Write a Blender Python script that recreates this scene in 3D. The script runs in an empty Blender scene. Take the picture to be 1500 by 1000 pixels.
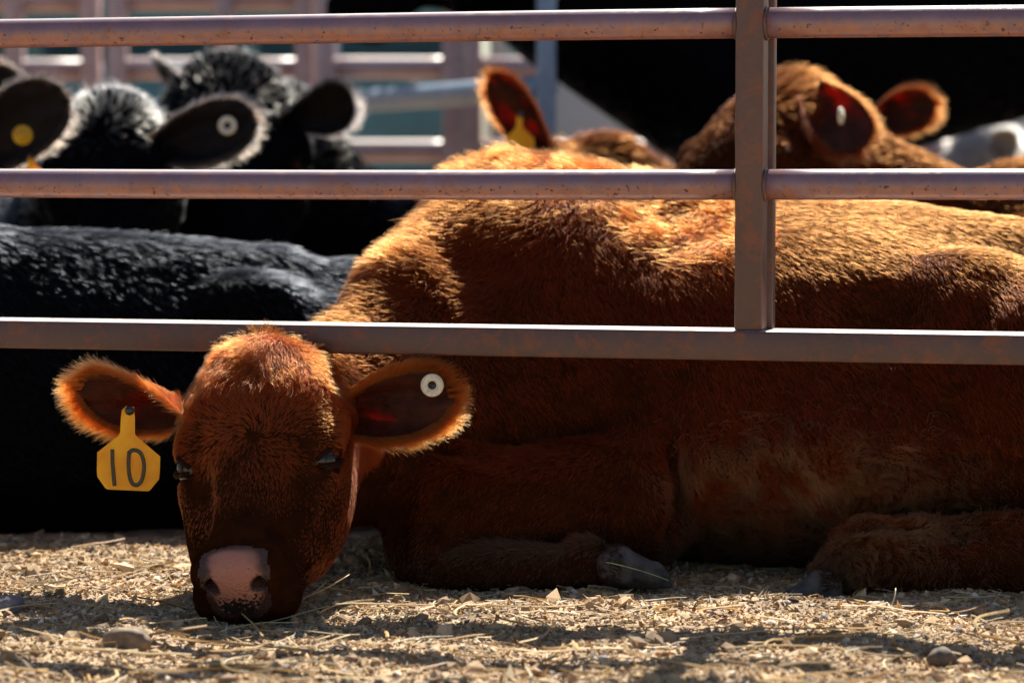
import bpy, math, random
import numpy as np
from mathutils import Vector

rng = np.random.default_rng(7)
random.seed(7)
sc = bpy.context.scene
COL = sc.collection
R = math.radians

# ------------------------------------------------------------------ camera
CAM_Z, FPX, PITCH = 0.62, 4167.0, math.atan(260 / 4167.0)
cam_data = bpy.data.cameras.new('camera')
cam = bpy.data.objects.new('camera', cam_data)
COL.objects.link(cam)
cam.location = (0, 0, CAM_Z)
cam.rotation_euler = (math.pi / 2 - PITCH, 0, 0)
cam_data.sensor_width = 36
cam_data.lens = 100
cam_data.clip_end = 2000
cam_data.dof.use_dof = True
cam_data.dof.focus_distance = 4.02
cam_data.dof.aperture_fstop = 3.4
sc.camera = cam


def P(px, py, Y):
    """pixel of the 1500x1000 photograph and a distance -> point of the place"""
    cx, cy = (px - 750) / FPX, -(py - 500) / FPX
    d = np.array([cx, math.cos(PITCH) + cy * math.sin(PITCH), -math.sin(PITCH) + cy * math.cos(PITCH)])
    return np.array([0, 0, CAM_Z]) + d * (Y / d[1])


# ------------------------------------------------------------------ light
SUN_EL, SUN_AZ = R(51), R(15)          # azimuth measured from +Y (behind the herd) towards +X
world = bpy.data.worlds.new('World')
sc.world = world
world.use_nodes = True
wn = world.node_tree.nodes
sky = wn.new('ShaderNodeTexSky')
sky.sky_type = 'NISHITA'
sky.sun_disc = False
sky.sun_elevation = SUN_EL
sky.sun_rotation = SUN_AZ
bg = wn['Background']
world.node_tree.links.new(sky.outputs[0], bg.inputs[0])
bg.inputs[1].default_value = 0.05
sd = bpy.data.lights.new('sun', 'SUN')
sd.energy = 5.0
sd.angle = R(0.53)
sd.color = (1.0, 0.93, 0.80)
sun = bpy.data.objects.new('sun', sd)
COL.objects.link(sun)
sun_dir = Vector((math.sin(SUN_AZ) * math.cos(SUN_EL), math.cos(SUN_AZ) * math.cos(SUN_EL), math.sin(SUN_EL)))
sun.rotation_euler = sun_dir.to_track_quat('Z', 'Y').to_euler()
sun.location = (2, 6, 8)
sc.view_settings.view_transform = 'Standard'
sc.view_settings.look = 'None'
sc.view_settings.exposure = 1.4
sc.view_settings.gamma = 1.0
sc.view_settings.use_curve_mapping = False
sc.render.engine = 'CYCLES'
sc.cycles.use_denoising = True
sc.cycles.max_bounces = 8
sc.cycles.diffuse_bounces = 3
sc.cycles.glossy_bounces = 4
sc.cycles.transmission_bounces = 6
sc.cycles.transparent_max_bounces = 8
sc.cycles.sample_clamp_indirect = 6.0
sc.cycles_curves.shape = 'RIBBONS'

# ------------------------------------------------------------------ helpers
ROOT = {}


def tag(o, label=None, cat=None, group=None, kind=None):
    if label: o['label'] = label
    if cat: o['category'] = cat
    if group: o['group'] = group
    if kind: o['kind'] = kind
    return o


def thing(name, loc, label, cat, group=None):
    o = bpy.data.objects.new(name, None)
    COL.objects.link(o)
    o.location = loc
    o.empty_display_size = 0.1
    ROOT[o.name] = np.array(loc, float)
    return tag(o, label, cat, group)


def link(name, data, parent=None, mat=None):
    o = bpy.data.objects.new(name, data)
    COL.objects.link(o)
    if mat is not None: data.materials.append(mat)
    if parent is not None:
        o.parent = parent
        ROOT[o.name] = ROOT[parent.name]
    else:
        ROOT[o.name] = np.zeros(3)
    return o


def mesh_obj(name, V, F, mat, parent=None, smooth=True, col=None, origin=None):
    """V in world coordinates"""
    V = np.asarray(V, float)
    off = ROOT[parent.name] if parent is not None else (np.zeros(3) if origin is None else np.array(origin, float))
    me = bpy.data.meshes.new(name)
    me.from_pydata((V - off).tolist(), [], F if isinstance(F, list) else F.tolist())
    if smooth:
        me.polygons.foreach_set('use_smooth', np.ones(len(me.polygons), bool))
    if col is not None:
        a = me.color_attributes.new('col', 'FLOAT_COLOR', 'POINT')
        c = np.ones((len(V), 4), np.float32)
        c[:, :3] = col
        a.data.foreach_set('color', c.ravel())
    me.update()
    o = link(name, me, parent, mat)
    if parent is None and origin is not None:
        o.location = origin
        ROOT[o.name] = off
    return o


def nrm(v):
    v = np.asarray(v, float)
    return v / np.maximum(np.linalg.norm(v, axis=-1, keepdims=True), 1e-9)


def _hash(i, j, k, s):
    h = (i * 374761393 + j * 668265263 + k * 2147483647 + s * 974634777) & 0xffffffff
    h = ((h ^ (h >> 13)) * 1274126177) & 0xffffffff
    h = h ^ (h >> 16)
    return (h & 0xffff) / 32767.5 - 1.0


def vnoise(p, freq, seed=0):
    q = np.asarray(p, float) * freq + 1000.0
    i = np.floor(q).astype(np.int64)
    f = q - i
    f = f * f * (3 - 2 * f)
    out = 0
    for a in (0, 1):
        wx = f[..., 0] if a else 1 - f[..., 0]
        for b in (0, 1):
            wy = f[..., 1] if b else 1 - f[..., 1]
            for c in (0, 1):
                wz = f[..., 2] if c else 1 - f[..., 2]
                out = out + wx * wy * wz * _hash(i[..., 0] + a, i[..., 1] + b, i[..., 2] + c, seed)
    return out


def vnoise3(p, freq, seed=0):
    return np.stack([vnoise(p, freq, seed + t) for t in range(3)], -1)


def sstep(a, b, x):
    t = np.clip((x - a) / (b - a), 0, 1)
    return t * t * (3 - 2 * t)


# ---- implicit surfaces, meshed with surface nets on a tensor grid
class Field:
    def __init__(s, xs, ys, zs):
        s.ax = [np.asarray(a, np.float32) for a in (xs, ys, zs)]
        s.F = np.full([len(a) for a in s.ax], 0.2, np.float32)

    def _sub(s, c, r):
        sl = []
        for a in range(3):
            i0 = np.searchsorted(s.ax[a], c[a] - r)
            i1 = np.searchsorted(s.ax[a], c[a] + r)
            sl.append(slice(max(i0 - 1, 0), min(i1 + 1, len(s.ax[a]))))
        return tuple(sl)

    def _apply(s, c, r, fn, k, op, fr):
        O, M, sca = fr if fr else (np.zeros(3), np.eye(3), 1.0)
        cw = O + M @ (np.array(c, float) * sca)
        k = k * (sca if fr else 1)
        sl = s._sub(cw, r * sca + k + 0.03)
        if any(q.stop <= q.start for q in sl): return
        X, Y, Z = np.meshgrid(s.ax[0][sl[0]] - O[0], s.ax[1][sl[1]] - O[1], s.ax[2][sl[2]] - O[2], indexing='ij')
        if fr:
            Mi = M.T / sca
            q = [Mi[a, 0] * X + Mi[a, 1] * Y + Mi[a, 2] * Z for a in range(3)]
        else:
            q = [X, Y, Z]
        d = fn(*q) * sca
        A = s.F[sl]
        if op == 'sub': A, d, sg = -A, d, -1
        else: sg = 1
        k = max(k, 1e-5)
        h = np.clip(.5 + .5 * (A - d) / k, 0, 1)
        s.F[sl] = sg * (A * (1 - h) + d * h - k * h * (1 - h))

    def E(s, c, r, k=.03, op='add', fr=None, rot=None):
        c = np.array(c, float); r = np.array(r, float)
        if rot is not None: rot = np.array(rot, float)

        def fn(x, y, z):
            x = x - c[0]; y = y - c[1]; z = z - c[2]
            if rot is not None:
                x, y, z = (rot[0, a] * x + rot[1, a] * y + rot[2, a] * z for a in range(3))
            k0 = np.sqrt((x / r[0]) ** 2 + (y / r[1]) ** 2 + (z / r[2]) ** 2)
            k1 = np.sqrt((x / r[0] ** 2) ** 2 + (y / r[1] ** 2) ** 2 + (z / r[2] ** 2) ** 2)
            return k0 * (k0 - 1) / np.maximum(k1, 1e-6)
        s._apply(c, r.max(), fn, k, op, fr)

    def C(s, a, b, ra, rb, k=.03, op='add', fr=None, sq=None):
        """rounded cone; sq = (axis, factor) widens it along an axis"""
        a = np.array(a, float); b = np.array(b, float); ba = b - a; L = ba @ ba
        sqv = None
        if sq is not None:
            sqv = nrm(np.array(sq[0], float)); g = 1 - 1 / sq[1]

        def fn(x, y, z):
            x = x - a[0]; y = y - a[1]; z = z - a[2]
            t = np.clip((x * ba[0] + y * ba[1] + z * ba[2]) / L, 0, 1)
            x = x - t * ba[0]; y = y - t * ba[1]; z = z - t * ba[2]
            if sqv is not None:
                u = g * (x * sqv[0] + y * sqv[1] + z * sqv[2])
                x = x - u * sqv[0]; y = y - u * sqv[1]; z = z - u * sqv[2]
            return np.sqrt(x * x + y * y + z * z) - (ra + (rb - ra) * t)
        m = (a + b) / 2
        s._apply(m, math.sqrt(L) / 2 + max(ra, rb) * (sq[1] if sq else 1), fn, k, op, fr)

    def mesh(s):
        F = s.F; S = F < 0
        nx, ny, nz = F.shape
        c = S[:-1, :-1, :-1].astype(np.int8)
        for d in [(1,0,0),(0,1,0),(0,0,1),(1,1,0),(1,0,1),(0,1,1),(1,1,1)]:
            c += S[d[0]:nx-1+d[0], d[1]:ny-1+d[1], d[2]:nz-1+d[2]]
        act = (c > 0) & (c < 8)
        I = np.argwhere(act)
        idx = np.full(act.shape, -1, np.int64)
        idx[act] = np.arange(len(I))
        pos = np.zeros((len(I), 3)); cnt = np.zeros(len(I))
        g = lambda o: F[I[:, 0]+o[0], I[:, 1]+o[1], I[:, 2]+o[2]]
        gp = lambda o: np.stack([s.ax[a][I[:, a]+o[a]] for a in range(3)], -1)
        for a in range(3):
            for o1 in (0, 1):
                for o2 in (0, 1):
                    p0 = [0, 0, 0]; p0[(a+1) % 3] = o1; p0[(a+2) % 3] = o2
                    p1 = list(p0); p1[a] = 1
                    v0, v1 = g(p0), g(p1)
                    m = (v0 < 0) != (v1 < 0)
                    t = np.where(m, v0 / np.where(m, v0 - v1, 1), 0)[:, None]
                    q = gp(p0) * (1 - t) + gp(p1) * t
                    pos[m] += q[m]; cnt[m] += 1
        pos /= cnt[:, None]
        faces = []
        for a in range(3):
            b, c2 = (a+1) % 3, (a+2) % 3
            s0 = [slice(1, -1)] * 3; s0[a] = slice(0, -1)
            s1 = list(s0); s1[a] = slice(1, None)
            A, B = S[tuple(s0)], S[tuple(s1)]
            for flip in (0, 1):
                m = (A & ~B) if flip == 0 else (~A & B)
                E = np.argwhere(m)
                off = np.ones(3, int); off[a] = 0
                E = E + off
                def id_(db, dc):
                    q = E.copy(); q[:, b] -= db; q[:, c2] -= dc
                    return idx[q[:, 0], q[:, 1], q[:, 2]]
                Q = np.stack([id_(1, 1), id_(0, 1), id_(0, 0), id_(1, 0)], -1)
                if flip: Q = Q[:, ::-1]
                faces.append(Q)
        Fc = np.concatenate(faces)
        Fc = Fc[(Fc >= 0).all(1)]
        return pos, Fc


def vnormals(V, F):
    F = np.asarray(F)
    n = np.cross(V[F[:, 2]] - V[F[:, 0]], V[F[:, 3 if F.shape[1] == 4 else 1]] - V[F[:, 1 if F.shape[1] == 4 else 0]])
    if F.shape[1] == 3: n = np.cross(V[F[:, 1]] - V[F[:, 0]], V[F[:, 2]] - V[F[:, 0]])
    N = np.zeros_like(V)
    for a in range(F.shape[1]): np.add.at(N, F[:, a], n)
    return nrm(N)


def relax(V, F, it=2):
    F = np.asarray(F)
    for _ in range(it):
        s_ = np.zeros_like(V); c = np.zeros(len(V))
        m = V[F].mean(1)
        for a in range(F.shape[1]):
            np.add.at(s_, F[:, a], m); np.add.at(c, F[:, a], 1)
        V = np.where(c[:, None] > 0, s_ / np.maximum(c, 1)[:, None], V)
    return V


def curves_obj(name, pts, rad, mat, parent, col=None):
    """pts n,K,3 world; rad n,K"""
    n, K, _ = pts.shape
    off = ROOT[parent.name] if parent is not None else np.zeros(3)
    hc = bpy.data.hair_curves.new(name)
    hc.add_curves([K] * n)
    hc.attributes['position'].data.foreach_set('vector', (pts - off).astype(np.float32).ravel())
    a = hc.attributes.new('radius', 'FLOAT', 'POINT')
    a.data.foreach_set('value', rad.astype(np.float32).ravel())
    if col is not None:
        c = np.ones((n, 4), np.float32); c[:, :3] = col
        a = hc.attributes.new('hc', 'FLOAT_COLOR', 'CURVE')
        a.data.foreach_set('color', c.ravel())
    return link(name, hc, parent, mat)


def fur(name, V, F, n, dirf, lenf, parent, mat, rad=.0004, K=5, lift=.35, clump=.55, csize=.012,
        weightf=None, colf=None, curl=0., jit=.22, flow=.35, ffreq=14, liftf=None):
    F = np.asarray(F)
    T = np.concatenate([F[:, [0, 1, 2]], F[:, [0, 2, 3]]]) if F.shape[1] == 4 else F
    N = vnormals(V, F)
    a, b, c = V[T[:, 0]], V[T[:, 1]], V[T[:, 2]]
    ar = np.linalg.norm(np.cross(b - a, c - a), axis=1)
    cen = (a + b + c) / 3
    if weightf is not None: ar = ar * weightf(cen, nrm(N[T[:, 0]] + N[T[:, 1]] + N[T[:, 2]]))
    ti = rng.choice(len(T), n, p=ar / ar.sum())
    u, v = rng.random(n), rng.random(n)
    m = u + v > 1
    u[m] = 1 - u[m]; v[m] = 1 - v[m]
    w0 = 1 - u - v
    mixv = lambda X: X[T[ti, 0]] * w0[:, None] + X[T[ti, 1]] * u[:, None] + X[T[ti, 2]] * v[:, None]
    r = mixv(V); nn = nrm(mixv(N))
    d = dirf(r, nn)
    d = d + flow * vnoise3(r, ffreq, 5) + flow * .6 * vnoise3(r, ffreq * 3.1, 9)
    d = d + jit * rng.normal(size=(n, 3))
    d = nrm(d - nn * (d * nn).sum(1, keepdims=True))
    L = lenf(r, nn) * rng.uniform(.6, 1.15, n)
    lf = np.full(n, lift) if liftf is None else liftf(r, nn)
    lf = np.clip(lf * rng.uniform(.6, 1.5, n), .05, 3)
    pts = np.zeros((n, K, 3))
    p = r - nn * .0015
    pts[:, 0] = p
    b2 = np.cross(nn, d)
    ph = vnoise(r, 30, 77) * 6 + rng.normal(size=n) * .3
    for k in range(1, K):
        s = k / (K - 1)
        dd = nrm(d + nn * (lf * (1.15 - .9 * s))[:, None])
        if curl:
            dd = nrm(dd + b2 * (curl * np.sin(ph + s * 5.5))[:, None] + nn * (curl * .6 * np.cos(ph + s * 5.5))[:, None])
        p = p + dd * (L / (K - 1))[:, None]
        pts[:, k] = p
    if clump > 0:
        q = r / csize + .6 * vnoise3(r, 1 / csize * .7, 31)
        cid = np.floor(q).astype(np.int64)
        key = (cid[:, 0] * 73856093) ^ (cid[:, 1] * 19349663) ^ (cid[:, 2] * 83492791)
        _, inv = np.unique(key, return_inverse=True)
        cntc = np.bincount(inv).astype(float)
        for k in range(1, K):
            s = k / (K - 1)
            mean = np.stack([np.bincount(inv, pts[:, k, a_]) / cntc for a_ in range(3)], -1)
            wv = (clump * s ** 1.3)
            pts[:, k] += (mean[inv] - pts[:, k]) * wv
    s = np.linspace(0, 1, K)
    rr = rad * (1 - .75 * s ** 1.5)[None, :] * rng.uniform(.7, 1.25, n)[:, None]
    col = colf(r, nn) if colf is not None else None
    return curves_obj(name, pts, rr, mat, parent, col)


# ------------------------------------------------------------------ materials
def new_mat(name):
    m = bpy.data.materials.new(name); m.use_nodes = True
    nt = m.node_tree
    return m, nt, nt.nodes, nt.links, nt.nodes['Principled BSDF']


def simple_mat(name, col, rough=.6, metal=0., noise=0., scale=20., bump=0., spec=.5, coat=0.):
    m, nt, N, L, b = new_mat(name)
    b.inputs['Roughness'].default_value = rough
    b.inputs['Metallic'].default_value = metal
    b.inputs['Specular IOR Level'].default_value = spec
    b.inputs['Coat Weight'].default_value = coat
    b.inputs['Base Color'].default_value = (*col, 1)
    tc = N.new('ShaderNodeTexCoord')
    nz = N.new('ShaderNodeTexNoise'); nz.inputs['Scale'].default_value = scale; nz.inputs['Detail'].default_value = 5
    L.new(tc.outputs['Object'], nz.inputs['Vector'])
    cr = N.new('ShaderNodeValToRGB')
    cr.color_ramp.elements[0].position = .3; cr.color_ramp.elements[1].position = .75
    cr.color_ramp.elements[0].color = (*[c * (1 - noise) for c in col], 1)
    cr.color_ramp.elements[1].color = (*[min(c * (1 + noise), 1) for c in col], 1)
    L.new(nz.outputs['Fac'], cr.inputs['Fac']); L.new(cr.outputs['Color'], b.inputs['Base Color'])
    if bump:
        bp = N.new('ShaderNodeBump'); bp.inputs['Strength'].default_value = bump; bp.inputs['Distance'].default_value = .002
        L.new(nz.outputs['Fac'], bp.inputs['Height']); L.new(bp.outputs['Normal'], b.inputs['Normal'])
    return m


def attr_mat(name, rough=.85, bump=.4, scale=400, trans=0.):
    m, nt, N, L, b = new_mat(name)
    at = N.new('ShaderNodeAttribute'); at.attribute_name = 'col'
    tc = N.new('ShaderNodeTexCoord')
    nz = N.new('ShaderNodeTexNoise'); nz.inputs['Scale'].default_value = scale; nz.inputs['Detail'].default_value = 4
    L.new(tc.outputs['Object'], nz.inputs['Vector'])
    mr = N.new('ShaderNodeMapRange'); mr.inputs[3].default_value = .72; mr.inputs[4].default_value = 1.25
    L.new(nz.outputs['Fac'], mr.inputs[0])
    mx = N.new('ShaderNodeVectorMath'); mx.operation = 'MULTIPLY'
    L.new(at.outputs['Color'], mx.inputs[0]); L.new(mr.outputs[0], mx.inputs[1])
    L.new(mx.outputs[0], b.inputs['Base Color'])
    b.inputs['Roughness'].default_value = rough
    b.inputs['Specular IOR Level'].default_value = .3
    bp = N.new('ShaderNodeBump'); bp.inputs['Strength'].default_value = bump; bp.inputs['Distance'].default_value = .001
    L.new(nz.outputs['Fac'], bp.inputs['Height']); L.new(bp.outputs['Normal'], b.inputs['Normal'])
    if trans:
        tr = N.new('ShaderNodeBsdfTranslucent'); L.new(mx.outputs[0], tr.inputs['Color'])
        ms = N.new('ShaderNodeMixShader'); ms.inputs[0].default_value = trans
        L.new(b.outputs[0], ms.inputs[1]); L.new(tr.outputs[0], ms.inputs[2])
        L.new(ms.outputs[0], N['Material Output'].inputs['Surface'])
    return m


def hair_mat(name, rough=.36, rr=.45, rand=.3, ior=1.26, matte=0.):
    m = bpy.data.materials.new(name); m.use_nodes = True
    N, L = m.node_tree.nodes, m.node_tree.links
    N.remove(N['Principled BSDF'])
    h = N.new('ShaderNodeBsdfHairPrincipled')
    h.parametrization = 'COLOR'
    at = N.new('ShaderNodeAttribute'); at.attribute_name = 'hc'
    hi = N.new('ShaderNodeHairInfo')
    mr = N.new('ShaderNodeMapRange'); mr.inputs[3].default_value = 1 - rand; mr.inputs[4].default_value = 1 + rand
    L.new(hi.outputs['Random'], mr.inputs[0])
    mx = N.new('ShaderNodeVectorMath'); mx.operation = 'MULTIPLY'
    L.new(at.outputs['Color'], mx.inputs[0]); L.new(mr.outputs[0], mx.inputs[1])
    L.new(mx.outputs[0], h.inputs['Color'])
    h.inputs['Roughness'].default_value = rough
    h.inputs['IOR'].default_value = ior
    h.inputs['Radial Roughness'].default_value = rr
    if matte:
        df = N.new('ShaderNodeBsdfDiffuse'); L.new(mx.outputs[0], df.inputs['Color'])
        ms = N.new('ShaderNodeMixShader'); ms.inputs[0].default_value = matte
        L.new(h.outputs[0], ms.inputs[1]); L.new(df.outputs[0], ms.inputs[2])
        L.new(ms.outputs[0], N['Material Output'].inputs['Surface'])
    else:
        L.new(h.outputs[0], N['Material Output'].inputs['Surface'])
    return m


def paint_mat(name, base=(.19, .125, .17), rust=(.20, .065, .022), rust_bounce=1.0, rough=.30, amount=.5):
    """old maroon gate paint with rust pits gathered on the underside, warm bounce painted below, tops paled as if sunlit"""
    m, nt, N, L, b = new_mat(name)
    tc = N.new('ShaderNodeTexCoord'); ge = N.new('ShaderNodeNewGeometry')
    def noise(sc_, det=5, dist=0, rg=.6):
        n = N.new('ShaderNodeTexNoise'); n.inputs['Scale'].default_value = sc_; n.inputs['Detail'].default_value = det
        n.inputs['Distortion'].default_value = dist; n.inputs['Roughness'].default_value = rg
        L.new(tc.outputs['Object'], n.inputs['Vector']); return n
    def ramp(src, p0, p1, c0=(0, 0, 0), c1=(1, 1, 1)):
        r = N.new('ShaderNodeValToRGB'); e = r.color_ramp.elements
        e[0].position, e[1].position = p0, p1; e[0].color = (*c0, 1); e[1].color = (*c1, 1)
        L.new(src, r.inputs['Fac']); return r
    def mix(f, a, c):
        x = N.new('ShaderNodeMix'); x.data_type = 'RGBA'
        L.new(f, x.inputs[0]) if not isinstance(f, float) else setattr(x.inputs[0], 'default_value', f)
        for s_, v in ((6, a), (7, c)):
            if isinstance(v, tuple): x.inputs[s_].default_value = (*v, 1)
            else: L.new(v, x.inputs[s_])
        return x.outputs[2]
    def mathn(op, a, c=None):
        x = N.new('ShaderNodeMath'); x.operation = op; x.use_clamp = True
        for i, v in enumerate((a, c)):
            if v is None: continue
            if isinstance(v, (int, float)): x.inputs[i].default_value = v
            else: L.new(v, x.inputs[i])
        return x.outputs[0]
    big = noise(9, 6, .4); mid = noise(60, 6); pits = noise(150, 2, .2); fine = noise(700, 3)
    c1 = mix(ramp(big.outputs['Fac'], .35, .7).outputs[0], base, tuple(x * .72 for x in base))
    c1 = mix(mathn('MULTIPLY', ramp(mid.outputs['Fac'], .48, .75).outputs[0], .5), c1, (base[0] * 1.25, base[1] * 1.0, base[2] * .85))
    sx = N.new('ShaderNodeSeparateXYZ'); L.new(ge.outputs['Normal'], sx.inputs[0])
    low = N.new('ShaderNodeMapRange'); low.inputs[1].default_value = .25; low.inputs[2].default_value = -.45
    L.new(sx.outputs[2], low.inputs[0])
    film = mathn('MULTIPLY', low.outputs[0], .62 * rust_bounce)  # rusty film pushed to orange, warm ground bounce put into the colour
    film = mathn('MULTIPLY', film, ramp(mid.outputs['Fac'], .25, .6).outputs[0])
    c2 = mix(film, c1, (.38, .15, .06))
    toplit = N.new('ShaderNodeMapRange'); toplit.inputs[1].default_value = .80; toplit.inputs[2].default_value = .97; L.new(sx.outputs[2], toplit.inputs[0])
    c2 = mix(mathn('MULTIPLY', toplit.outputs[0], .8), c2, (.58, .54, .52))  # upward faces paled, the sunlit top line put into the paint colour
    pm = ramp(pits.outputs['Fac'], .635, .66).outputs[0]
    zone = mathn('MULTIPLY', mathn('MAXIMUM', low.outputs[0] if rust_bounce else .3, .12), ramp(big.outputs['Fac'], .3, .62).outputs[0])
    zone = mathn('MULTIPLY', zone, 2.2)
    pm = mathn('MULTIPLY', pm, zone)
    c3 = mix(pm, c2, (.085, .026, .012))
    rp = mathn('MULTIPLY', ramp(noise(28, 8, .8, .7).outputs['Fac'], .5, .68).outputs[0], amount)
    c4 = mix(rp, c3, rust)
    c5 = mix(mathn('MULTIPLY', ramp(fine.outputs['Fac'], .6, .8).outputs[0], .14), c4, (.40, .30, .27))
    L.new(c5, b.inputs['Base Color'])
    ro = N.new('ShaderNodeMapRange'); ro.inputs[3].default_value = rough; ro.inputs[4].default_value = .75
    L.new(mathn('MAXIMUM', pm, rp), ro.inputs[0]); L.new(ro.outputs[0], b.inputs['Roughness'])
    bp = N.new('ShaderNodeBump'); bp.inputs['Strength'].default_value = .35; bp.inputs['Distance'].default_value = .001
    hh = mathn('ADD', mathn('MULTIPLY', fine.outputs['Fac'], .35), mathn('MULTIPLY', mathn('SUBTRACT', 1.0, pm), .5))
    L.new(hh, bp.inputs['Height']); L.new(bp.outputs['Normal'], b.inputs['Normal'])
    b.inputs['Specular IOR Level'].default_value = .6
    return m


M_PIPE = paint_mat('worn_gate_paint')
M_FLAT = paint_mat('worn_flat_paint', base=(.082, .040, .034), rust=(.19, .060, .022), rust_bounce=0, rough=.5, amount=.9)
M_FAR = paint_mat('far_panel_paint', base=(.48, .38, .42), rust=(.34, .11, .04), rough=.4, amount=.5)
M_FARBLUE = simple_mat('blue_grey_paint', (.20, .27, .36), .4, noise=.2)
M_RED_HAIR = hair_mat('red_fur')
M_GUARD = hair_mat('red_guard_hair', rough=.4, rr=.5, ior=1.25, matte=.36)
M_FACE_HAIR = hair_mat('face_fur', rough=.4, rr=.5, ior=1.28, matte=.4)
M_RED_UNDER = hair_mat('red_undercoat', rough=.45, rr=.6, ior=1.2, matte=.8)
M_BLACK_UNDER = hair_mat('black_undercoat', rough=.45, rr=.6, ior=1.1, matte=.8)
M_BLACK_HAIR = hair_mat('black_fur', rough=.3, rr=.4, ior=1.2)
M_SKIN_RED = simple_mat('red_hide', (.030, .009, .003), .9, noise=.35, scale=40, spec=0.)
M_SKIN_BLACK = simple_mat('black_hide', (.003, .003, .004), .8, noise=.3, scale=40, spec=0.)
M_SKIN_PALE = simple_mat('pale_hide', (.42, .38, .35), .8, noise=.2, scale=30, spec=.1)
M_EYE = simple_mat('wet_dark_eye', (.008, .004, .003), .08, spec=.5)
M_LID = simple_mat('eyelid_skin', (.020, .007, .004), .7, spec=.05)
M_HOOF = simple_mat('grey_hoof_horn', (.055, .046, .040), .75, noise=.8, scale=55, bump=1.)
M_DARK = simple_mat('dark_plastic', (.012, .013, .014), .25)
M_BUTTON = simple_mat('cream_tag_plastic', (.62, .56, .42), .4, noise=.25, scale=250)


def plastic(name, col, t=.45, noise=.12):
    m, nt, N, L, b = new_mat(name)
    b.inputs['Roughness'].default_value = .38
    tc = N.new('ShaderNodeTexCoord'); nz = N.new('ShaderNodeTexNoise'); nz.inputs['Scale'].default_value = 35; nz.inputs['Detail'].default_value = 6
    L.new(tc.outputs['Object'], nz.inputs['Vector'])
    cr = N.new('ShaderNodeValToRGB')
    cr.color_ramp.elements[0].position = .35; cr.color_ramp.elements[1].position = .7
    cr.color_ramp.elements[0].color = (*[c * (1 - noise) * q for c, q in zip(col, (1, .75, .6))], 1)
    cr.color_ramp.elements[1].color = (*col, 1)
    L.new(nz.outputs['Fac'], cr.inputs['Fac']); L.new(cr.outputs[0], b.inputs['Base Color'])
    tr = N.new('ShaderNodeBsdfTranslucent'); L.new(cr.outputs[0], tr.inputs['Color'])
    ms = N.new('ShaderNodeMixShader'); ms.inputs[0].default_value = t
    L.new(b.outputs[0], ms.inputs[1]); L.new(tr.outputs[0], ms.inputs[2]); L.new(ms.outputs[0], N['Material Output'].inputs['Surface'])
    return m


M_YELLOW = plastic('yellow_tag_plastic', (1.0, .62, .03), .42)
M_YBUTTON = plastic('yellow_button_plastic', (.85, .55, .02), .3)


def nose_mat(name, pink=(.40, .17, .115), dark=(.05, .022, .016)):
    m, nt, N, L, b = new_mat(name)
    at = N.new('ShaderNodeAttribute'); at.attribute_name = 'col'
    tc = N.new('ShaderNodeTexCoord')
    nz = N.new('ShaderNodeTexNoise'); nz.inputs['Scale'].default_value = 240; nz.inputs['Detail'].default_value = 2
    L.new(tc.outputs['Object'], nz.inputs['Vector'])
    sx = N.new('ShaderNodeSeparateColor'); L.new(at.outputs['Color'], sx.inputs[0])
    # r: spot density, g: dark border
    ad = N.new('ShaderNodeMath'); ad.operation = 'MULTIPLY_ADD'; ad.inputs[1].default_value = .40
    L.new(sx.outputs[0], ad.inputs[0]); L.new(nz.outputs['Fac'], ad.inputs[2])
    r = N.new('ShaderNodeValToRGB'); r.color_ramp.elements[0].position = .72; r.color_ramp.elements[1].position = .78
    L.new(ad.outputs[0], r.inputs['Fac'])
    mx = N.new('ShaderNodeMix'); mx.data_type = 'RGBA'; mx.inputs[6].default_value = (*pink, 1); mx.inputs[7].default_value = (.02, .012, .01, 1)
    L.new(r.outputs[0], mx.inputs[0])
    m2 = N.new('ShaderNodeMix'); m2.data_type = 'RGBA'; m2.inputs[7].default_value = (*dark, 1)
    L.new(mx.outputs[2], m2.inputs[6]); L.new(sx.outputs[1], m2.inputs[0])
    L.new(m2.outputs[2], b.inputs['Base Color'])
    b.inputs['Roughness'].default_value = .42
    b.inputs['Specular IOR Level'].default_value = .35
    b.inputs['Subsurface Weight'].default_value = .15
    b.inputs['Subsurface Scale'].default_value = .01
    vo = N.new('ShaderNodeTexVoronoi'); vo.inputs['Scale'].default_value = 330; L.new(tc.outputs['Object'], vo.inputs['Vector'])
    bp = N.new('ShaderNodeBump'); bp.inputs['Strength'].default_value = .9; bp.inputs['Distance'].default_value = .0016; bp.invert = True
    L.new(vo.outputs['Distance'], bp.inputs['Height']); L.new(bp.outputs['Normal'], b.inputs['Normal'])
    return m


M_NOSE = nose_mat('speckled_pink_nose')
M_NOSE_DARK = nose_mat('dark_nose', (.03, .025, .025), (.015, .012, .012))


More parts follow.
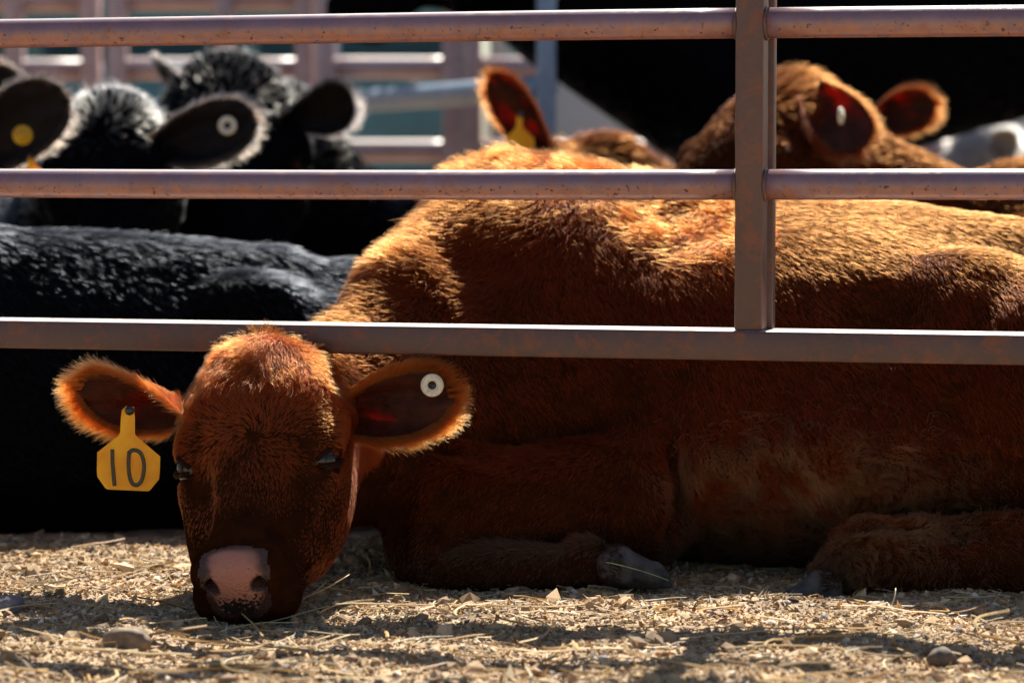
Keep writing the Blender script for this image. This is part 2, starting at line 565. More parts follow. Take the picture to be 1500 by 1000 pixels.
def ear_mat(name, skin, glow, t):
    m, nt, N, L, b = new_mat(name)
    tc = N.new('ShaderNodeTexCoord'); nz = N.new('ShaderNodeTexNoise'); nz.inputs['Scale'].default_value = 45; nz.inputs['Detail'].default_value = 5
    L.new(tc.outputs['Object'], nz.inputs['Vector'])
    cr = N.new('ShaderNodeValToRGB'); cr.color_ramp.elements[0].position = .35; cr.color_ramp.elements[1].position = .7
    cr.color_ramp.elements[0].color = (*[x * .5 for x in skin], 1); cr.color_ramp.elements[1].color = (*skin, 1)
    L.new(nz.outputs['Fac'], cr.inputs['Fac']); L.new(cr.outputs[0], b.inputs['Base Color'])
    b.inputs['Roughness'].default_value = .6
    b.inputs['Specular IOR Level'].default_value = .12
    tr = N.new('ShaderNodeBsdfTranslucent'); tr.inputs['Color'].default_value = (*glow, 1)
    ms = N.new('ShaderNodeMixShader')
    n2 = N.new('ShaderNodeTexNoise'); n2.inputs['Scale'].default_value = 16; n2.inputs['Detail'].default_value = 3; n2.inputs['Distortion'].default_value = .6
    L.new(tc.outputs['Object'], n2.inputs['Vector'])
    mr = N.new('ShaderNodeMapRange'); mr.inputs[1].default_value = .47; mr.inputs[2].default_value = .66; mr.inputs[3].default_value = t * .08; mr.inputs[4].default_value = t
    L.new(n2.outputs['Fac'], mr.inputs[0]); L.new(mr.outputs[0], ms.inputs[0])
    L.new(b.outputs[0], ms.inputs[1]); L.new(tr.outputs[0], ms.inputs[2]); L.new(ms.outputs[0], N['Material Output'].inputs['Surface'])
    return m


M_EAR_RED = ear_mat('red_ear_skin', (.060, .017, .009), (.80, .06, .012), .30)
M_EAR_BLACK = ear_mat('black_ear_skin', (.012, .009, .010), (.02, .01, .01), .1)

# ------------------------------------------------------------------ primitive meshes
def box_vf(x0, x1, y0, y1, z0, z1, bev=.004, M=None):
    """box with every edge chamfered twice (rounded)"""
    c = np.array([(x0+x1)/2, (y0+y1)/2, (z0+z1)/2]); h = np.array([(x1-x0)/2, (y1-y0)/2, (z1-z0)/2])
    n = 3
    V = []; F = []
    # build from a subdivided sphere-cube: 8 corners rounded
    ang = np.linspace(0, math.pi / 2, n)
    # grid over z-rings: latitudes lower/upper, longitudes 4 corners
    lats = [(-math.pi/2 + a, -1) for a in ang] + [(a, 1) for a in ang]
    for la, sz in lats:
        for q in range(4):
            for a in ang:
                th = q * math.pi / 2 + a
                sx = 1 if q in (0, 3) else -1
                sy = 1 if q in (0, 1) else -1
                V.append([sx*(h[0]-bev) + bev*math.cos(la)*math.cos(th), sy*(h[1]-bev) + bev*math.cos(la)*math.sin(th), sz*(h[2]-bev) + bev*math.sin(la)])
    w = 4 * n
    for i in range(len(lats) - 1):
        for j in range(w):
            a, b2 = i*w+j, i*w+(j+1) % w
            F.append([a, b2, b2+w, a+w])
    F.append(list(range(w))[::-1]); F.append([(len(lats)-1)*w + j for j in range(w)])
    V = np.array(V)
    if M is not None: V = V @ np.array(M).T
    return V + c, F


def tube_vf(pts, rad, seg=16, caps=True, flat=1.0, up=(0, 0, 1)):
    pts = np.asarray(pts, float); n = len(pts)
    rad = np.full(n, rad) if np.isscalar(rad) else np.asarray(rad, float)
    T = np.gradient(pts, axis=0); T = nrm(T)
    up = np.array(up, float)
    S = nrm(np.cross(T, up) + 1e-6); U = np.cross(S, T)
    th = np.linspace(0, 2*math.pi, seg, endpoint=False)
    V = (pts[:, None] + rad[:, None, None] * (np.cos(th)[None, :, None] * S[:, None] + flat * np.sin(th)[None, :, None] * U[:, None])).reshape(-1, 3)
    F = []
    for i in range(n - 1):
        for j in range(seg):
            a, b2 = i*seg+j, i*seg+(j+1) % seg
            F.append([a, a+seg, b2+seg, b2])
    if caps:
        F.append(list(range(seg))); F.append([(n-1)*seg+j for j in range(seg)][::-1])
    return V, F


def merge(parts):
    V = []; F = []; o = 0
    for v, f in parts:
        V.append(np.asarray(v)); F += [[i + o for i in q] for q in (f if isinstance(f, list) else f.tolist())]; o += len(v)
    return np.concatenate(V), F


def sphere_vf(c, r, seg=24, rings=14, rot=None):
    r = np.array([r]*3 if np.isscalar(r) else r, float)
    V = [[0, 0, -1]]
    for i in range(1, rings):
        la = -math.pi/2 + math.pi*i/rings
        for j in range(seg):
            th = 2*math.pi*j/seg
            V.append([math.cos(la)*math.cos(th), math.cos(la)*math.sin(th), math.sin(la)])
    V.append([0, 0, 1]); V = np.array(V) * r
    if rot is not None: V = V @ np.array(rot).T
    F = []
    for j in range(seg): F.append([0, 1+(j+1) % seg, 1+j])
    for i in range(rings-2):
        for j in range(seg):
            a, b2 = 1+i*seg+j, 1+i*seg+(j+1) % seg
            F.append([a, b2, b2+seg, a+seg])
    e = len(V)-1; s0 = 1+(rings-2)*seg
    for j in range(seg): F.append([s0+j, s0+(j+1) % seg, e])
    return V + np.array(c), F


def frame_from(axis, up=(0, 0, 1)):
    z = nrm(np.array(axis, float)); x = nrm(np.cross(np.array(up, float), z)); y = np.cross(z, x)
    return np.stack([x, y, z], 1)


def lathe_vf(c, axis, prof, seg=28, up=(0, 0, 1)):
    """prof list of (r, h) about axis"""
    B = frame_from(axis, up)
    V = []; F = []
    for r, h in prof:
        for j in range(seg):
            t = 2*math.pi*j/seg
            V.append(B @ np.array([r*math.cos(t), r*math.sin(t), h]))
    for i in range(len(prof)-1):
        for j in range(seg):
            a, b2 = i*seg+j, i*seg+(j+1) % seg
            F.append([a, b2, b2+seg, a+seg])
    F.append([j for j in range(seg)][::-1]); F.append([(len(prof)-1)*seg+j for j in range(seg)])
    return np.array(V) + np.array(c), F

# ------------------------------------------------------------------ ground
def gh(x, y):
    p = np.stack([x, y, x * 0], -1)
    near = sstep(9, 6, y)
    h = .010 * vnoise(p, 3.1, 1) + .006 * vnoise(p, 8, 2) + .0035 * vnoise(p, 22, 3) + near * .0026 * np.abs(vnoise(p, 60, 4)) + near * .0014 * vnoise(p, 140, 6)
    b = .016 * np.exp(-(((x - .36) / .10) ** 2 + ((y - 3.98) / .05) ** 2))      # low ridge in front of the belly
    b2 = .012 * np.exp(-(((x + .02) / .3) ** 2 + ((y - 3.95) / .05) ** 2)) * 0.4
    h = h + sstep(3.85, 3.6, y) * (.007 * vnoise(p, 5.5, 71) + .004 * vnoise(p, 13, 72))
    return h + b + b2 - .004


def axis_grid(segs):
    out = []
    for a, b, st in segs:
        out.append(np.arange(a, b, st))
    out.append([segs[-1][1]])
    return np.concatenate(out)


def build_ground():
    gx = axis_grid([(-600, -100, 100), (-100, -20, 16), (-20, -4, 1.6), (-4, -1.1, .1), (-1.1, 1.1, .0052), (1.1, 4, .1), (4, 20, 1.6), (20, 100, 16), (100, 600, 100)])
    gy = axis_grid([(-200, -20, 30), (-20, 0, 2), (0, 3.1, .1), (3.1, 4.75, .0062), (4.75, 9, .05), (9, 20, .5), (20, 100, 10), (100, 1200, 100)])
    X, Y = np.meshgrid(gx, gy, indexing='ij')
    Z = gh(X, Y)
    V = np.stack([X, Y, Z], -1).reshape(-1, 3)
    nx, ny = len(gx), len(gy)
    I = np.arange(nx*ny).reshape(nx, ny)
    F = np.stack([I[:-1, :-1], I[1:, :-1], I[1:, 1:], I[:-1, 1:]], -1).reshape(-1, 4)
    n1 = vnoise(V, 6, 11)[:, None]; n2 = vnoise(V, 45, 12)[:, None]
    c = np.array([.36, .255, .16]) * (1 + .25 * n1 + .3 * n2)
    c = c * (1 - .35 * sstep(.1, .7, vnoise(V, 17, 14))[:, None])
    m = attr_mat('trampled_dirt', .95, .8, 260)
    o = mesh_obj('ground', V, F, m, smooth=True, col=np.clip(c, .02, 1))
    tag(o, 'trampled dirt ground of the pen strewn with straw and gravel', kind='structure')


build_ground()


def ico():
    t = (1 + 5 ** .5) / 2
    V = nrm(np.array([[-1,t,0],[1,t,0],[-1,-t,0],[1,-t,0],[0,-1,t],[0,1,t],[0,-1,-t],[0,1,-t],[t,0,-1],[t,0,1],[-t,0,-1],[-t,0,1]], float))
    F = np.array([[0,11,5],[0,5,1],[0,1,7],[0,7,10],[0,10,11],[1,5,9],[5,11,4],[11,10,2],[10,7,6],[7,1,8],[3,9,4],[3,4,2],[3,2,6],[3,6,8],[3,8,9],[4,9,5],[2,4,11],[6,2,10],[8,6,7],[9,8,1]])
    return V, F


def rot_rand(n, tilt=1.0):
    a = rng.uniform(0, 2*math.pi, n); b = rng.normal(size=n) * .5 * tilt; c = rng.normal(size=n) * .5 * tilt
    ca, sa, cb, sb, cc, s_c = np.cos(a), np.sin(a), np.cos(b), np.sin(b), np.cos(c), np.sin(c)
    z = np.zeros(n); o = np.ones(n)
    Rz = np.stack([ca, -sa, z, sa, ca, z, z, z, o], -1).reshape(n, 3, 3)
    Rx = np.stack([o, z, z, z, cb, -sb, z, sb, cb], -1).reshape(n, 3, 3)
    Ry = np.stack([cc, z, s_c, z, o, z, -s_c, z, cc], -1).reshape(n, 3, 3)
    return Rz @ Rx @ Ry


def scatter(n, base, size, sqz, cols, sink=.3, tilt=1., area=None, rough=.25, xr=(-.95, .95), yr=(3.15, 4.7), pw=1.):
    V0, F0 = base
    x = rng.uniform(*xr, n); y = yr[0] + (yr[1] - yr[0]) * rng.random(n) ** pw
    s = size[0] * (size[1] / size[0]) ** (rng.random(n) ** 1.6)
    dim = np.stack([s * rng.uniform(*q, n) for q in sqz], -1)
    V = V0[None] * (1 + rough * rng.normal(size=(n, len(V0), 1)).clip(-2, 2)) * dim[:, None]
    V = np.einsum('nij,nvj->nvi', rot_rand(n, tilt), V)
    V += np.stack([x, y, gh(x, y) + dim[:, 2] * (1 - 2 * sink)], -1)[:, None]
    F = (F0[None] + (np.arange(n) * len(V0))[:, None, None]).reshape(-1, F0.shape[1])
    ci = rng.integers(0, len(cols), n)
    c = np.array(cols)[ci] * rng.uniform(.65, 1.3, (n, 1))
    return V.reshape(-1, 3), F, np.repeat(c * [1.04, 1, .92], len(V0), 0)


def straw_batch(n, lr, wr, xr=(-.95, .95), yr=(3.15, 4.7), K=4, h=.002, cols=None, pw=1., up=.12):
    x = rng.uniform(*xr, n); y = yr[0] + (yr[1] - yr[0]) * rng.random(n) ** pw
    L = lr[0] * (lr[1] / lr[0]) ** rng.random(n); w = rng.uniform(*wr, n)
    a = rng.uniform(0, 2*math.pi, n); bend = rng.normal(size=n) * .5; el = rng.normal(size=n) * up
    t = np.linspace(-.5, .5, K)
    ang = a[:, None] + bend[:, None] * t[None] * 1.4
    px = x[:, None] + np.cos(ang) * L[:, None] * t; py = y[:, None] + np.sin(ang) * L[:, None] * t
    pz = gh(px, py).mean(1)[:, None] * .5 + gh(px, py) * .5 + h + np.abs(el[:, None] * (t[None] + .5) * L[:, None]) + w[:, None] * .6
    C = np.stack([px, py, pz], -1)
    S = np.stack([-np.sin(ang), np.cos(ang), 0 * ang], -1); U = np.array([0, 0, 1.])
    fl = rng.uniform(.35, 1, n)[:, None, None]
    ring = [C + S * w[:, None, None], C + U * w[:, None, None] * fl, C - S * w[:, None, None], C - U * w[:, None, None] * fl]
    V = np.stack(ring, 2).reshape(n, K * 4, 3)
    f = []
    for k in range(K - 1):
        for j in range(4): f.append([k*4+j, k*4+(j+1) % 4, k*4+4+(j+1) % 4, k*4+4+j])
    f.append([0, 3, 2, 1]); f.append([K*4-4, K*4-3, K*4-2, K*4-1])
    F = (np.array(f)[None] + (np.arange(n) * K * 4)[:, None, None]).reshape(-1, 4)
    cols = cols or [(.55, .38, .17), (.62, .47, .25), (.45, .27, .09), (.50, .42, .28), (.36, .22, .10)]
    c = np.array(cols)[rng.integers(0, len(cols), n)] * rng.uniform(.7, 1.25, (n, 1))
    return V.reshape(-1, 3), F, np.repeat(c, K*4, 0)


def batch_obj(name, batches, mat, label, smooth=False):
    V = []; F = []; C = []; o = 0
    for v, f, c in batches:
        V.append(v); F.append(f + o); C.append(c); o += len(v)
    Fl = []
    for f in F: Fl += f.tolist()
    ob = mesh_obj(name, np.concatenate(V), Fl, mat, smooth=smooth, col=np.clip(np.concatenate(C), .01, .95))
    return tag(ob, label, kind='stuff')


ICO = ico()
OCT = (np.array([[1,0,0],[0,1,0],[-1,0,0],[0,-1,0],[0,0,1],[0,0,-1]], float), np.array([[0,1,4],[1,2,4],[2,3,4],[3,0,4],[1,0,5],[2,1,5],[3,2,5],[0,3,5]]))
M_GRAVEL = attr_mat('gravel_bits', .8, .5, 900)
M_STRAW = attr_mat('dry_straw', .55, .3, 500, trans=.25)
stone_cols = [(.40, .36, .33), (.52, .44, .36), (.22, .21, .23), (.44, .32, .21), (.34, .26, .19), (.62, .55, .46)]
dirt_cols = [(.32, .22, .13), (.40, .28, .17), (.22, .15, .10), (.50, .37, .23)]
chip_cols = [(.52, .35, .18), (.62, .49, .33), (.40, .23, .10), (.66, .57, .44)]
batch_obj('gravel', [scatter(22000, OCT, (.0013, .0042), ((.7, 1.3), (.6, 1.1), (.4, .8)), stone_cols + dirt_cols, .25),
                     scatter(1500, ICO, (.003, .008), ((.8, 1.3), (.6, 1.1), (.4, .75)), stone_cols, .25, rough=.12)],
          M_GRAVEL, 'loose grey and tan gravel scattered over the dirt', smooth=False)
batch_obj('dirt', [scatter(24000, OCT, (.0015, .006), ((.7, 1.3), (.7, 1.1), (.5, .9)), dirt_cols, .3, rough=.35),
                   scatter(1300, ICO, (.006, .016), ((.8, 1.3), (.7, 1.1), (.4, .8)), dirt_cols, .4, rough=.22)],
          M_GRAVEL, 'crumbled dry manure and dirt clods on the pen floor', smooth=False)
batch_obj('wood_litter', [scatter(30000, OCT, (.002, .010), ((.8, 1.6), (.25, .6), (.08, .25)), chip_cols, .2, tilt=1.4)],
          M_STRAW, 'flakes of chewed straw and wood chips over the dirt', smooth=False)
batch_obj('loose_straw', [straw_batch(10000, (.006, .03), (.0004, .0011), K=3),
                          straw_batch(800, (.03, .11), (.0007, .0019), K=6, h=.004, up=.10),
                          straw_batch(110, (.06, .20), (.0014, .0024), K=7, h=.008, yr=(3.2, 3.95), up=.06)],
          M_STRAW, 'loose straw stems lying on the dirt in front of the rail')


def rock(name, loc, dim, col, label, seed, mat=None, parent=None, rot=0.):
    V, F = sphere_vf((0, 0, 0), 1., 28, 16)
    d = 1 + .22 * vnoise(V, 1.3, seed) + .10 * vnoise(V, 3.2, seed + 1) + .03 * vnoise(V, 9, seed + 2)
    V = V * d[:, None] * np.array(dim)
    c, s_ = math.cos(rot), math.sin(rot)
    V = V @ np.array([[c, s_, 0], [-s_, c, 0], [0, 0, 1]])
    z = float(gh(np.array([loc[0]]), np.array([loc[1]]))[0])
    m = mat or simple_mat(name + '_stone', col, .8, noise=.35, scale=70, bump=.6)
    return tag(mesh_obj(name, V + np.array([loc[0], loc[1], z + dim[2] * .5]), F, m, origin=(loc[0], loc[1], z)), label, 'stone')


rock('grey_stone', P(12, 905, 3.90)[:2], (.022, .018, .014), (.17, .15, .17), 'smooth purplish grey stone on the dirt at the picture edge', 3)
rock('dark_stone', P(1380, 968, 3.55)[:2], (.017, .014, .013), (.10, .075, .06), 'dark brown rough stone in the sunlit dirt below the hind leg', 8)
rock('pale_pebble', P(1049, 903, 3.90)[:2], (.012, .009, .006), (.36, .31, .30), 'pale oval pebble at the shadow edge below the curly belly', 12)
rock('tan_pebble', P(1282, 892, 3.95)[:2], (.011, .009, .006), (.36, .28, .21), 'flat tan pebble catching sun below the hind hoof', 15)
rock('manure_clod', P(190, 960, 3.62)[:2], (.030, .018, .020), (.17, .12, .08), 'jagged dirt clod standing up in the foreground straw', 21)


def stem(name, pts, r, col, label, cat='straw', flat=.6):
    pts = np.array(pts); t = np.linspace(0, 1, 10)
    q = (pts[0][None] * ((1-t)**2)[:, None] + 2 * pts[1][None] * (t*(1-t))[:, None] + pts[2][None] * (t**2)[:, None])
    rr = r * (1 - .45 * t)
    V, F = tube_vf(q, rr, 8, flat=flat)
    m = simple_mat(name + '_stalk', col, .5, noise=.25, scale=60)
    tag(mesh_obj(name, V, F, m, origin=tuple(q[0])), label, cat)


stem('straw_stalk', [P(425, 882, 3.93), P(470, 868, 3.93), P(512, 841, 3.95)], .0022, (.42, .27, .12), 'thick tan straw stalk jutting up beside the calf muzzle')
stem('straw_stalk', [P(425, 886, 3.92), P(455, 873, 3.93), P(478, 852, 3.96)], .0014, (.40, .33, .22), 'thinner greyish straw stalk beneath the thick one at the muzzle')
stem('grass_blade', [P(888, 823, 4.10), P(935, 832, 4.08), P(980, 850, 4.06)], .0012, (.38, .42, .16), 'pale green dry grass blade leaning across the front hoof', 'grass blade')
stem('straw_stalk', [P(1301, 894, 3.93), P(1312, 880, 3.93), P(1312, 861, 3.95)], .0014, (.50, .38, .2), 'short curved straw standing upright below the hind leg')
stem('straw_stalk', [P(60, 858, 4.05), P(110, 862, 4.05), P(160, 857, 4.06)], .0014, (.45, .36, .22), 'single curved straw lying in the shade behind the sunny patch')
stem('straw_stalk', [P(165, 846, 4.12), P(205, 835, 4.14), P(232, 825, 4.16)], .0012, (.40, .30, .18), 'thin straw slanting up in front of the black cow shadow')
stem('straw_stalk', [P(95, 924, 3.76), P(180, 920, 3.78), P(300, 918, 3.78)], .0018, (.50, .42, .26), 'long pale straw lying in the rail shadow before the muzzle')
stem('straw_stalk', [P(930, 952, 3.62), P(965, 945, 3.62), P(1010, 948, 3.64)], .0024, (.62, .50, .32), 'stubby pale straw curled in the blurred sunny foreground')

# ------------------------------------------------------------------ front fence
FY = lambda x: 4.02 - .249 * x           # front face of the bottom rail
FA = math.atan(.249)
FD = np.array([math.cos(FA), -math.sin(FA), 0]); FN = np.array([math.sin(FA), math.cos(FA), 0])  # along, to the back
FM = np.stack([FD, FN, [0, 0, 1]], 1)
F0 = np.array([0, FY(0), 0])


def fpt(s, dpt, z): return F0 + FD * s + FN * dpt + np.array([0, 0, z])


fence = thing('pipe_gate', tuple(fpt(0.1, .04, 0)), 'rusty maroon pipe gate with round rails and flat post in front of the calf', 'livestock gate')


def fbox(name, s0, s1, d0, d1, z0, z1, mat, bev=.004, tilt=0):
    V, F = box_vf(0, s1 - s0, 0, d1 - d0, 0, z1 - z0, bev)
    # cut long boxes so that they can carry a slight waviness
    V = V + np.array([s0, d0, z0])
    V[:, 0] += tilt * (V[:, 2] - z1)
    V = V @ FM.T + F0
    return mesh_obj(name, V, F, mat, fence, smooth=True)


# bottom rectangular rail, flat post, then pipes that butt into it
xs_post = (P(1096, 400, 3.93)[0]) / FD[0]
ps0, ps1 = xs_post - .0195, xs_post + .0195
zb0, zb1 = .3475, .3885
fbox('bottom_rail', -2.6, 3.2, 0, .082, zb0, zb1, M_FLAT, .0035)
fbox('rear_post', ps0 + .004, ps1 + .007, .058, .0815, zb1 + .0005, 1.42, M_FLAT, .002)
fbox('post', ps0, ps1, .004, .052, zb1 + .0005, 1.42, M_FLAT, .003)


def fpipe(name, s0, s1, z, r=.0212):
    n = 40
    s = np.linspace(s0, s1, n)
    pts = np.array([fpt(q, .026, z) for q in s])
    pts[:, 2] += .0012 * np.sin(s * 3.1 + z * 9)
    V, F = tube_vf(pts, r, 40)
    return mesh_obj(name, V, F, M_PIPE, fence)


for z in (.591, .8135, 1.036, 1.258):
    fpipe('round_rail', -2.6, ps0 - .0005, z)
    fpipe('round_rail', ps1 + .0005, 3.2, z)
    # weld beads
    for sgn, sp in ((-1, ps0), (1, ps1)):
        th = np.linspace(0, 2*math.pi, 29)
        ring = np.array([fpt(sp + sgn*.0015, .026 + .0208*math.cos(t), z + .0208*math.sin(t)) for t in th])
        V, F = tube_vf(ring, .0028, 6, caps=False, up=FD)
        mesh_obj('weld', V, F, M_FLAT, fence)
for s0 in (-2.6, 3.2):      # end legs that carry the gate, outside the picture
    fbox('end_leg', s0 - .06, s0 - .001 if s0 < 0 else s0 + .06, .004, .08, -.02, 1.42, M_FLAT)

# ------------------------------------------------------------------ cattle
RED = np.array([.145, .0195, .003]); BLACK = np.array([.006, .0075, .011])


def head_frame(poll, muz, hint):
    poll = np.array(poll, float); L = np.array(muz, float) - poll
    s = np.linalg.norm(L) / .42; L = nrm(L)
    Fn = np.array(hint, float); Fn = nrm(Fn - L * (Fn @ L)); W = np.cross(Fn, L)
    return poll, np.stack([L, W, Fn], 1), s


def to_local(p, fr): return ((p - fr[0]) @ fr[1]) / fr[2]
def to_world(q, fr): return fr[0] + fr[1] @ (np.array(q, float) * fr[2])


class Wide:
    """adds shapes with the lateral axis of the head widened"""
    def __init__(s, f, k): s.f, s.w = f, np.array([1, k, 1.])
    def E(s, c, r, *a, **k): s.f.E(np.array(c) * s.w, np.array(r) * (s.w if max(r) > .03 else 1), *a, **k)
    def C(s, a, b, *q, **k): s.f.C(np.array(a) * s.w, np.array(b) * s.w, *q, **k)


def head_prims(f, fr, fine=True, wide=1.0):
    f = Wide(f, wide)
    E, C = f.E, f.C
    E((.015, 0, -.075), (.05, .070, .060), .03, fr=fr)
    E((.085, 0, -.085), (.105, .100, .082), .03, fr=fr)
    E((.130, 0, -.055), (.085, .088, .045), .03, fr=fr)
    for s in (-1, 1):
        E((.150, s*.092, -.056), (.038, .026, .030), .018, fr=fr)         # brow over the eye
        E((.196, s*.088, -.078), (.030, .020, .022), .018, fr=fr)         # rim under the eye
        E((.150, s*.070, -.155), (.100, .046, .080), .04, fr=fr)          # masseter
        E((.240, s*.060, -.100), (.075, .018, .030), .03, fr=fr)          # facial crest
        C((.10, s*.060, -.19), (.35, s*.028, -.125), .038, .030, .03, fr=fr)   # jaw
    C((.18, 0, -.075), (.345, 0, -.056), .068, .049, .04, fr=fr)          # nasal bridge
    C((.18, 0, -.12), (.36, 0, -.10), .060, .045, .04, fr=fr)
    E((.350, 0, -.072), (.052, .064, .060), .03, fr=fr)                    # muzzle
    for s in (-1, 1):
        E((.360, s*.042, -.038), (.036, .027, .031), .014, fr=fr)          # nostril wing
        E((.372, s*.042, -.088), (.036, .035, .036), .02, fr=fr)           # upper lip
    E((.366, 0, -.040), (.036, .040, .042), .015, fr=fr)                   # planum
    E((.365, 0, -.128), (.040, .050, .030), .012, fr=fr)                   # lower lip, chin
    C((.08, 0, -.16), (.22, 0, -.14), .085, .06, .04, fr=fr)
    if fine:
        for s in (-1, 1):
            f.E((.172, s*.110, -.060), (.024, .021, .017), .008, 'sub', fr=fr)
            f.E((.150, s*.108, -.056), (.028, .012, .013), .012, fr=fr)    # upper lid fold
            f.E((.196, s*.104, -.070), (.020, .009, .012), .012, fr=fr)
            f.C((.430, s*.029, -.030), (.360, s*.038, -.026), .0095, .0095, .003, 'sub', fr=fr)   # nostril
            f.C((.412, s*.038, -.026), (.385, s*.052, -.010), .0050, .0036, .005, 'sub', fr=fr)
            f.E((.262, s*.085, -.048), (.060, .022, .030), .035, 'sub', fr=fr)
            f.E((.300, s*.078, -.110), (.030, .018, .030), .03, 'sub', fr=fr)
        f.C((.405, 0, -.050), (.41, 0, -.085), .0018, .0018, .006, 'sub', fr=fr)
        f.C((.394, -.045, -.088), (.408, 0, -.088), .004, .004, .006, 'sub', fr=fr)
        f.C((.394, .045, -.088), (.408, 0, -.088), .004, .004, .006, 'sub', fr=fr)


def lying_prims(f, fr):
    """frame: x back along the body, y towards one flank, z up; origin on the ground under the withers"""
    E, C = f.E, f.C
    E((.42, 0, .265), (.52, .330, .285), .06, fr=fr)
    E((.50, .02, .17), (.50, .365, .20), .06, fr=fr)
    E((.03, 0, .36), (.20, .17, .255), .06, fr=fr)
    C((.0, 0, .545), (.85, 0, .50), .055, .055, .09, fr=fr)
    E((.98, 0, .29), (.27, .28, .235), .06, fr=fr)
    for s in (-1, 1):
        E((.08, s*.19, .33), (.19, .10, .22), .06, fr=fr)
        E((.78, s*.20, .445), (.10, .075, .065), .05, fr=fr)
        E((.95, s*.24, .25), (.25, .13, .20), .05, fr=fr)
        C((.10, s*.33, .13), (-.20, s*.33, .075), .085, .058, .04, fr=fr)
        C((-.20, s*.33, .06), (.05, s*.36, .04), .04, .03, .02, fr=fr)
        C((1.15, s*.36, .10), (.75, s*.42, .055), .07, .045, .03, fr=fr)
    E((-.12, 0, .22), (.16, .17, .19), .06, fr=fr)


def standing_prims(f, fr):
    E, C = f.E, f.C
    E((.50, 0, .95), (.62, .29, .29), .08, fr=fr)
    E((.02, 0, 1.0), (.25, .23, .33), .08, fr=fr)
    E((1.08, 0, 1.0), (.26, .25, .25), .08, fr=fr)
    C((0, 0, 1.24), (1.1, 0, 1.18), .07, .07, .1, fr=fr)
    for s in (-1, 1):
        C((.05, s*.16, .82), (.02, s*.16, .40), .12, .055, .05, fr=fr)
        C((.02, s*.16, .42), (.04, s*.16, .05), .05, .045, .03, fr=fr)
        C((1.08, s*.16, .86), (1.16, s*.16, .46), .15, .055, .06, fr=fr)
        C((1.16, s*.16, .48), (1.08, s*.16, .05), .055, .045, .03, fr=fr)
    C((1.32, 0, 1.12), (1.38, 0, .5), .03, .02, .03, fr=fr)
    C((-.33, 0, 1.0), (.15, 0, .72), .19, .23, .08, fr=fr)
    E((.35, 0, .80), (.35, .22, .20), .08, fr=fr)


